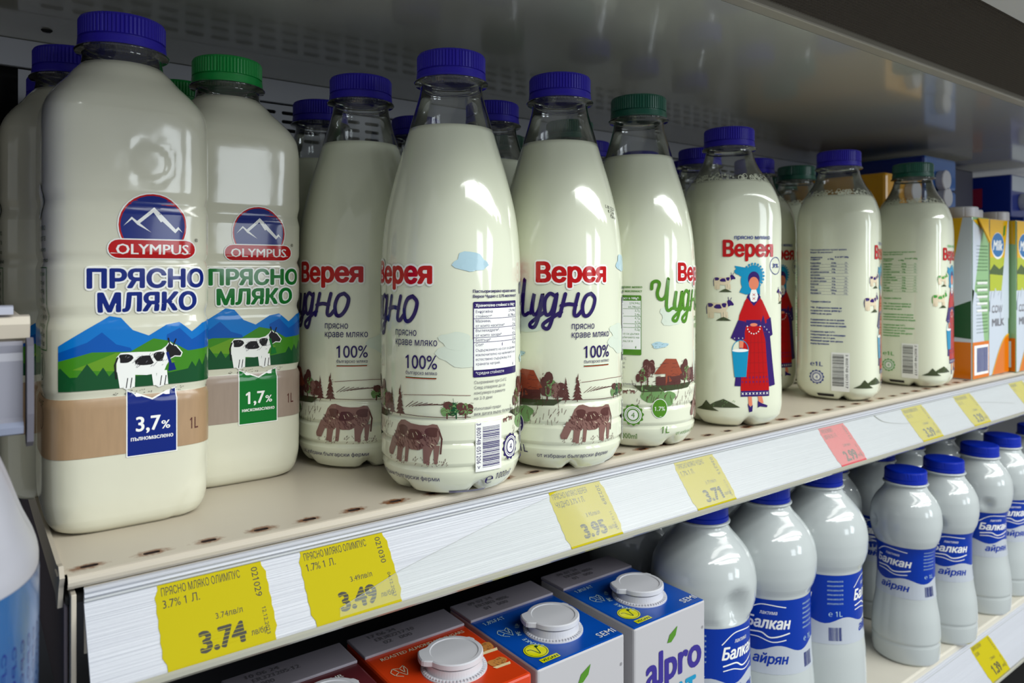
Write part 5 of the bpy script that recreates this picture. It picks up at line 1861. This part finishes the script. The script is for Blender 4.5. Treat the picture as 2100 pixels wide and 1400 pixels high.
# shaded blue packs with grey sides further right
def pack(x0, x1, y0, y1, z0, z1, label, capx=None):
    t = thing('milk_pack', label, 'carton pack', (x0, y0, z0), 0, 'blue milk packs stacked at the far right')
    bm = bmesh.new()
    box(bm, 0, x1 - x0, 0, y1 - y0, 0, z1 - z0, bevel=0.002)
    obj('pack_body', bm, t, LYN)
    P = Print()
    D = y1 - y0
    P.rect(0.002, 0.002, D * 0.42, z1 - z0 - 0.002, LYG, 1)
    P.rect(D * 0.62, 0.018, D * 0.74, z1 - z0 - 0.020, ink('pack_red', (150, 40, 70)), 2)
    P.build('side_print', lambda u, v, off: Vector((-off, D - u, v)), t, gx=0, gy=0)
    Q = Print()
    W = x1 - x0
    Q.rect(0.002, (z1 - z0) * 0.62, W - 0.002, z1 - z0 - 0.002, SILVER, 1)
    Q.build('front_print', lambda u, v, off: Vector((u, -off, v)), t, gx=0, gy=0)
    screw_cap(t, W * 0.35, 0, (z1 - z0) * 0.38, 0.014, 'Y', 0.012)
    return t


pack(1.380, 1.50, 0.120, 0.285, 0.2130, 0.2840, 'top blue milk pack at the right edge, dark red mark on its side')
pack(1.375, 1.50, 0.100, 0.285, 0.1400, 0.2125, 'second blue milk pack down at the right edge')
pack(1.370, 1.50, 0.090, 0.285, 0.0680, 0.1395, 'third blue milk pack down at the right edge, mostly hidden')
pack(1.370, 1.50, 0.090, 0.285, 0.0000, 0.0675, 'lowest blue milk pack at the right edge, hidden behind cartons')
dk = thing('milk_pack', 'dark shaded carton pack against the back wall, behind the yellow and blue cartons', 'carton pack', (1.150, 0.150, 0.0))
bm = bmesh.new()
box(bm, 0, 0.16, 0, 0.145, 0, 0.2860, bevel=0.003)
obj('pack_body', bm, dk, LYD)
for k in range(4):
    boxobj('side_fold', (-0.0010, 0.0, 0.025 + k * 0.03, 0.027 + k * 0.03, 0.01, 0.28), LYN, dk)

# ------------------------------------------------------------------ neighbouring cabinet at the left
lshelf = thing('display_shelf', 'cream shelf end of the neighbouring cabinet at the left edge', 'shelf')
boxobj('deck', (-0.60, 0.0205, 0.002, 0.28, 0.0960, 0.1060), ENAMEL, lshelf, 0.001)
extrude_x('front_lip', [(0.003, 0.1075), (-0.0015, 0.1070), (-0.003, 0.1040), (-0.0015, 0.0985), (0.003, 0.0975)], -0.60, 0.0215, ENAMEL, lshelf)
lrail = thing('price_rail', 'grey-white price rail of the neighbouring cabinet, cut by the left edge', 'price rail')
extrude_x('rail_face', [(-0.0030, 0.0975), (-0.0050, 0.0960), (-0.0040, 0.0930), (-0.0050, 0.0900), (-0.0050, 0.0680), (-0.0075, 0.0660), (-0.0085, 0.0630), (-0.0060, 0.0620), (0.0, 0.0640), (0.0, 0.0970)], -0.60, 0.0190, mat('grey_left_rail', (140, 140, 152), 0.4), lrail)
extrude_x('bottom_lip', [(-0.0088, 0.0668), (-0.0105, 0.0650), (-0.0100, 0.0625), (-0.0080, 0.0618)], -0.60, 0.0190, mat('blue_grey_lip', (130, 136, 156), 0.3), lrail)
extrude_x('top_strip', [(-0.0005, 0.1115), (-0.0035, 0.1110), (-0.0035, 0.1080), (-0.0005, 0.1080)], -0.60, 0.0160, mat('white_strip', (176, 178, 192), 0.3), lrail)
ec = [(-0.008, 0.0990), (-0.0115, 0.0960), (-0.0125, 0.0700), (-0.0105, 0.0590), (-0.0060, 0.0565), (-0.0020, 0.0570), (0.0, 0.0600), (0.0, 0.0985)]
extrude_x('end_cap', ec, 0.0200, 0.0222, mat('grey_end_cap', (96, 94, 104), 0.45), lrail)

bc = thing('milk_bottle', 'blue-capped bottle on the neighbouring shelf, a blue sliver at the left edge', 'milk bottle', (-0.032, 0.040, 0.106))
vs, fs = revolve([(0.0001, 0.0), (0.034, 0.0), (0.036, 0.004), (0.036, 0.10), (0.02, 0.15), (0.018, 0.16)], 48)
pydata('bottle_body', vs, fs, bc, mat('blue_sleeve', (34, 60, 170), 0.3), True)
ribbed_cap(CAP_BLUE, 'cap', bc, 0.158)

# white jug bottle with blue label below it
jg = thing('jug_bottle', 'white fluted jug bottle with a sky-blue label, bottom left corner', 'bottle', (-0.0350, -0.0300, -0.1600))
JP = [(0.0, 0.050, 2.6), (0.006, 0.054, 2.6), (0.10, 0.0560, 2.6), (0.186, 0.0570, 2.6), (0.190, 0.0560, 2.6), (0.196, 0.0540, 2.4), (0.215, 0.0480, 2.3), (0.235, 0.0385, 2.2), (0.250, 0.0270, 2), (0.262, 0.0190, 2), (0.275, 0.0180, 2)]


def flute(th, z, r):
    if z > 0.19:
        k = math.sin(PI * min(1, (z - 0.19) / 0.06))
        r -= 0.0050 * k * (0.5 + 0.5 * math.cos(8 * th)) ** 2
    return r, z


vs, fs = lathe(JP, 0, 0.275, 96, 0.004, flute, True, True)
pydata('jug_body', vs, fs, jg, mat('white_jug_plastic', (168, 168, 178), 0.35), True)
JL = Print()
JL.rect(-0.16, 0, 0.16, 0.1775, mat('ink_jug_blue', (26, 84, 140), 0.3, coat=0.3, vary=0.35, vscale=9), 1)
for i in range(20):
    JL.text('състав и начин на употреба', 0.088 - i * 0.0045, 0.160, 0.0026, NAVY, 2, width=0.120, rot=-90)
blob(JL, -0.02, 0.05, 0.020, 0.010, SKIN, 2, seed=3)
JL.build('printed_label', wrap(JP, 0.056, 2.6, None, 0.006), jg, gx=0.004, gy=0.012)
struct(boxobj('gap_shade_sheet', (0.0235, 0.0250, 0.030, 0.300, -0.45, -0.07), DARK, None))  # black sheet added to stand in for the darkness between the cabinets
boxw = struct(boxobj('wall_back_left', (-0.60, 0.0, 0.31, 0.315, -0.45, 0.295), DARK, None))
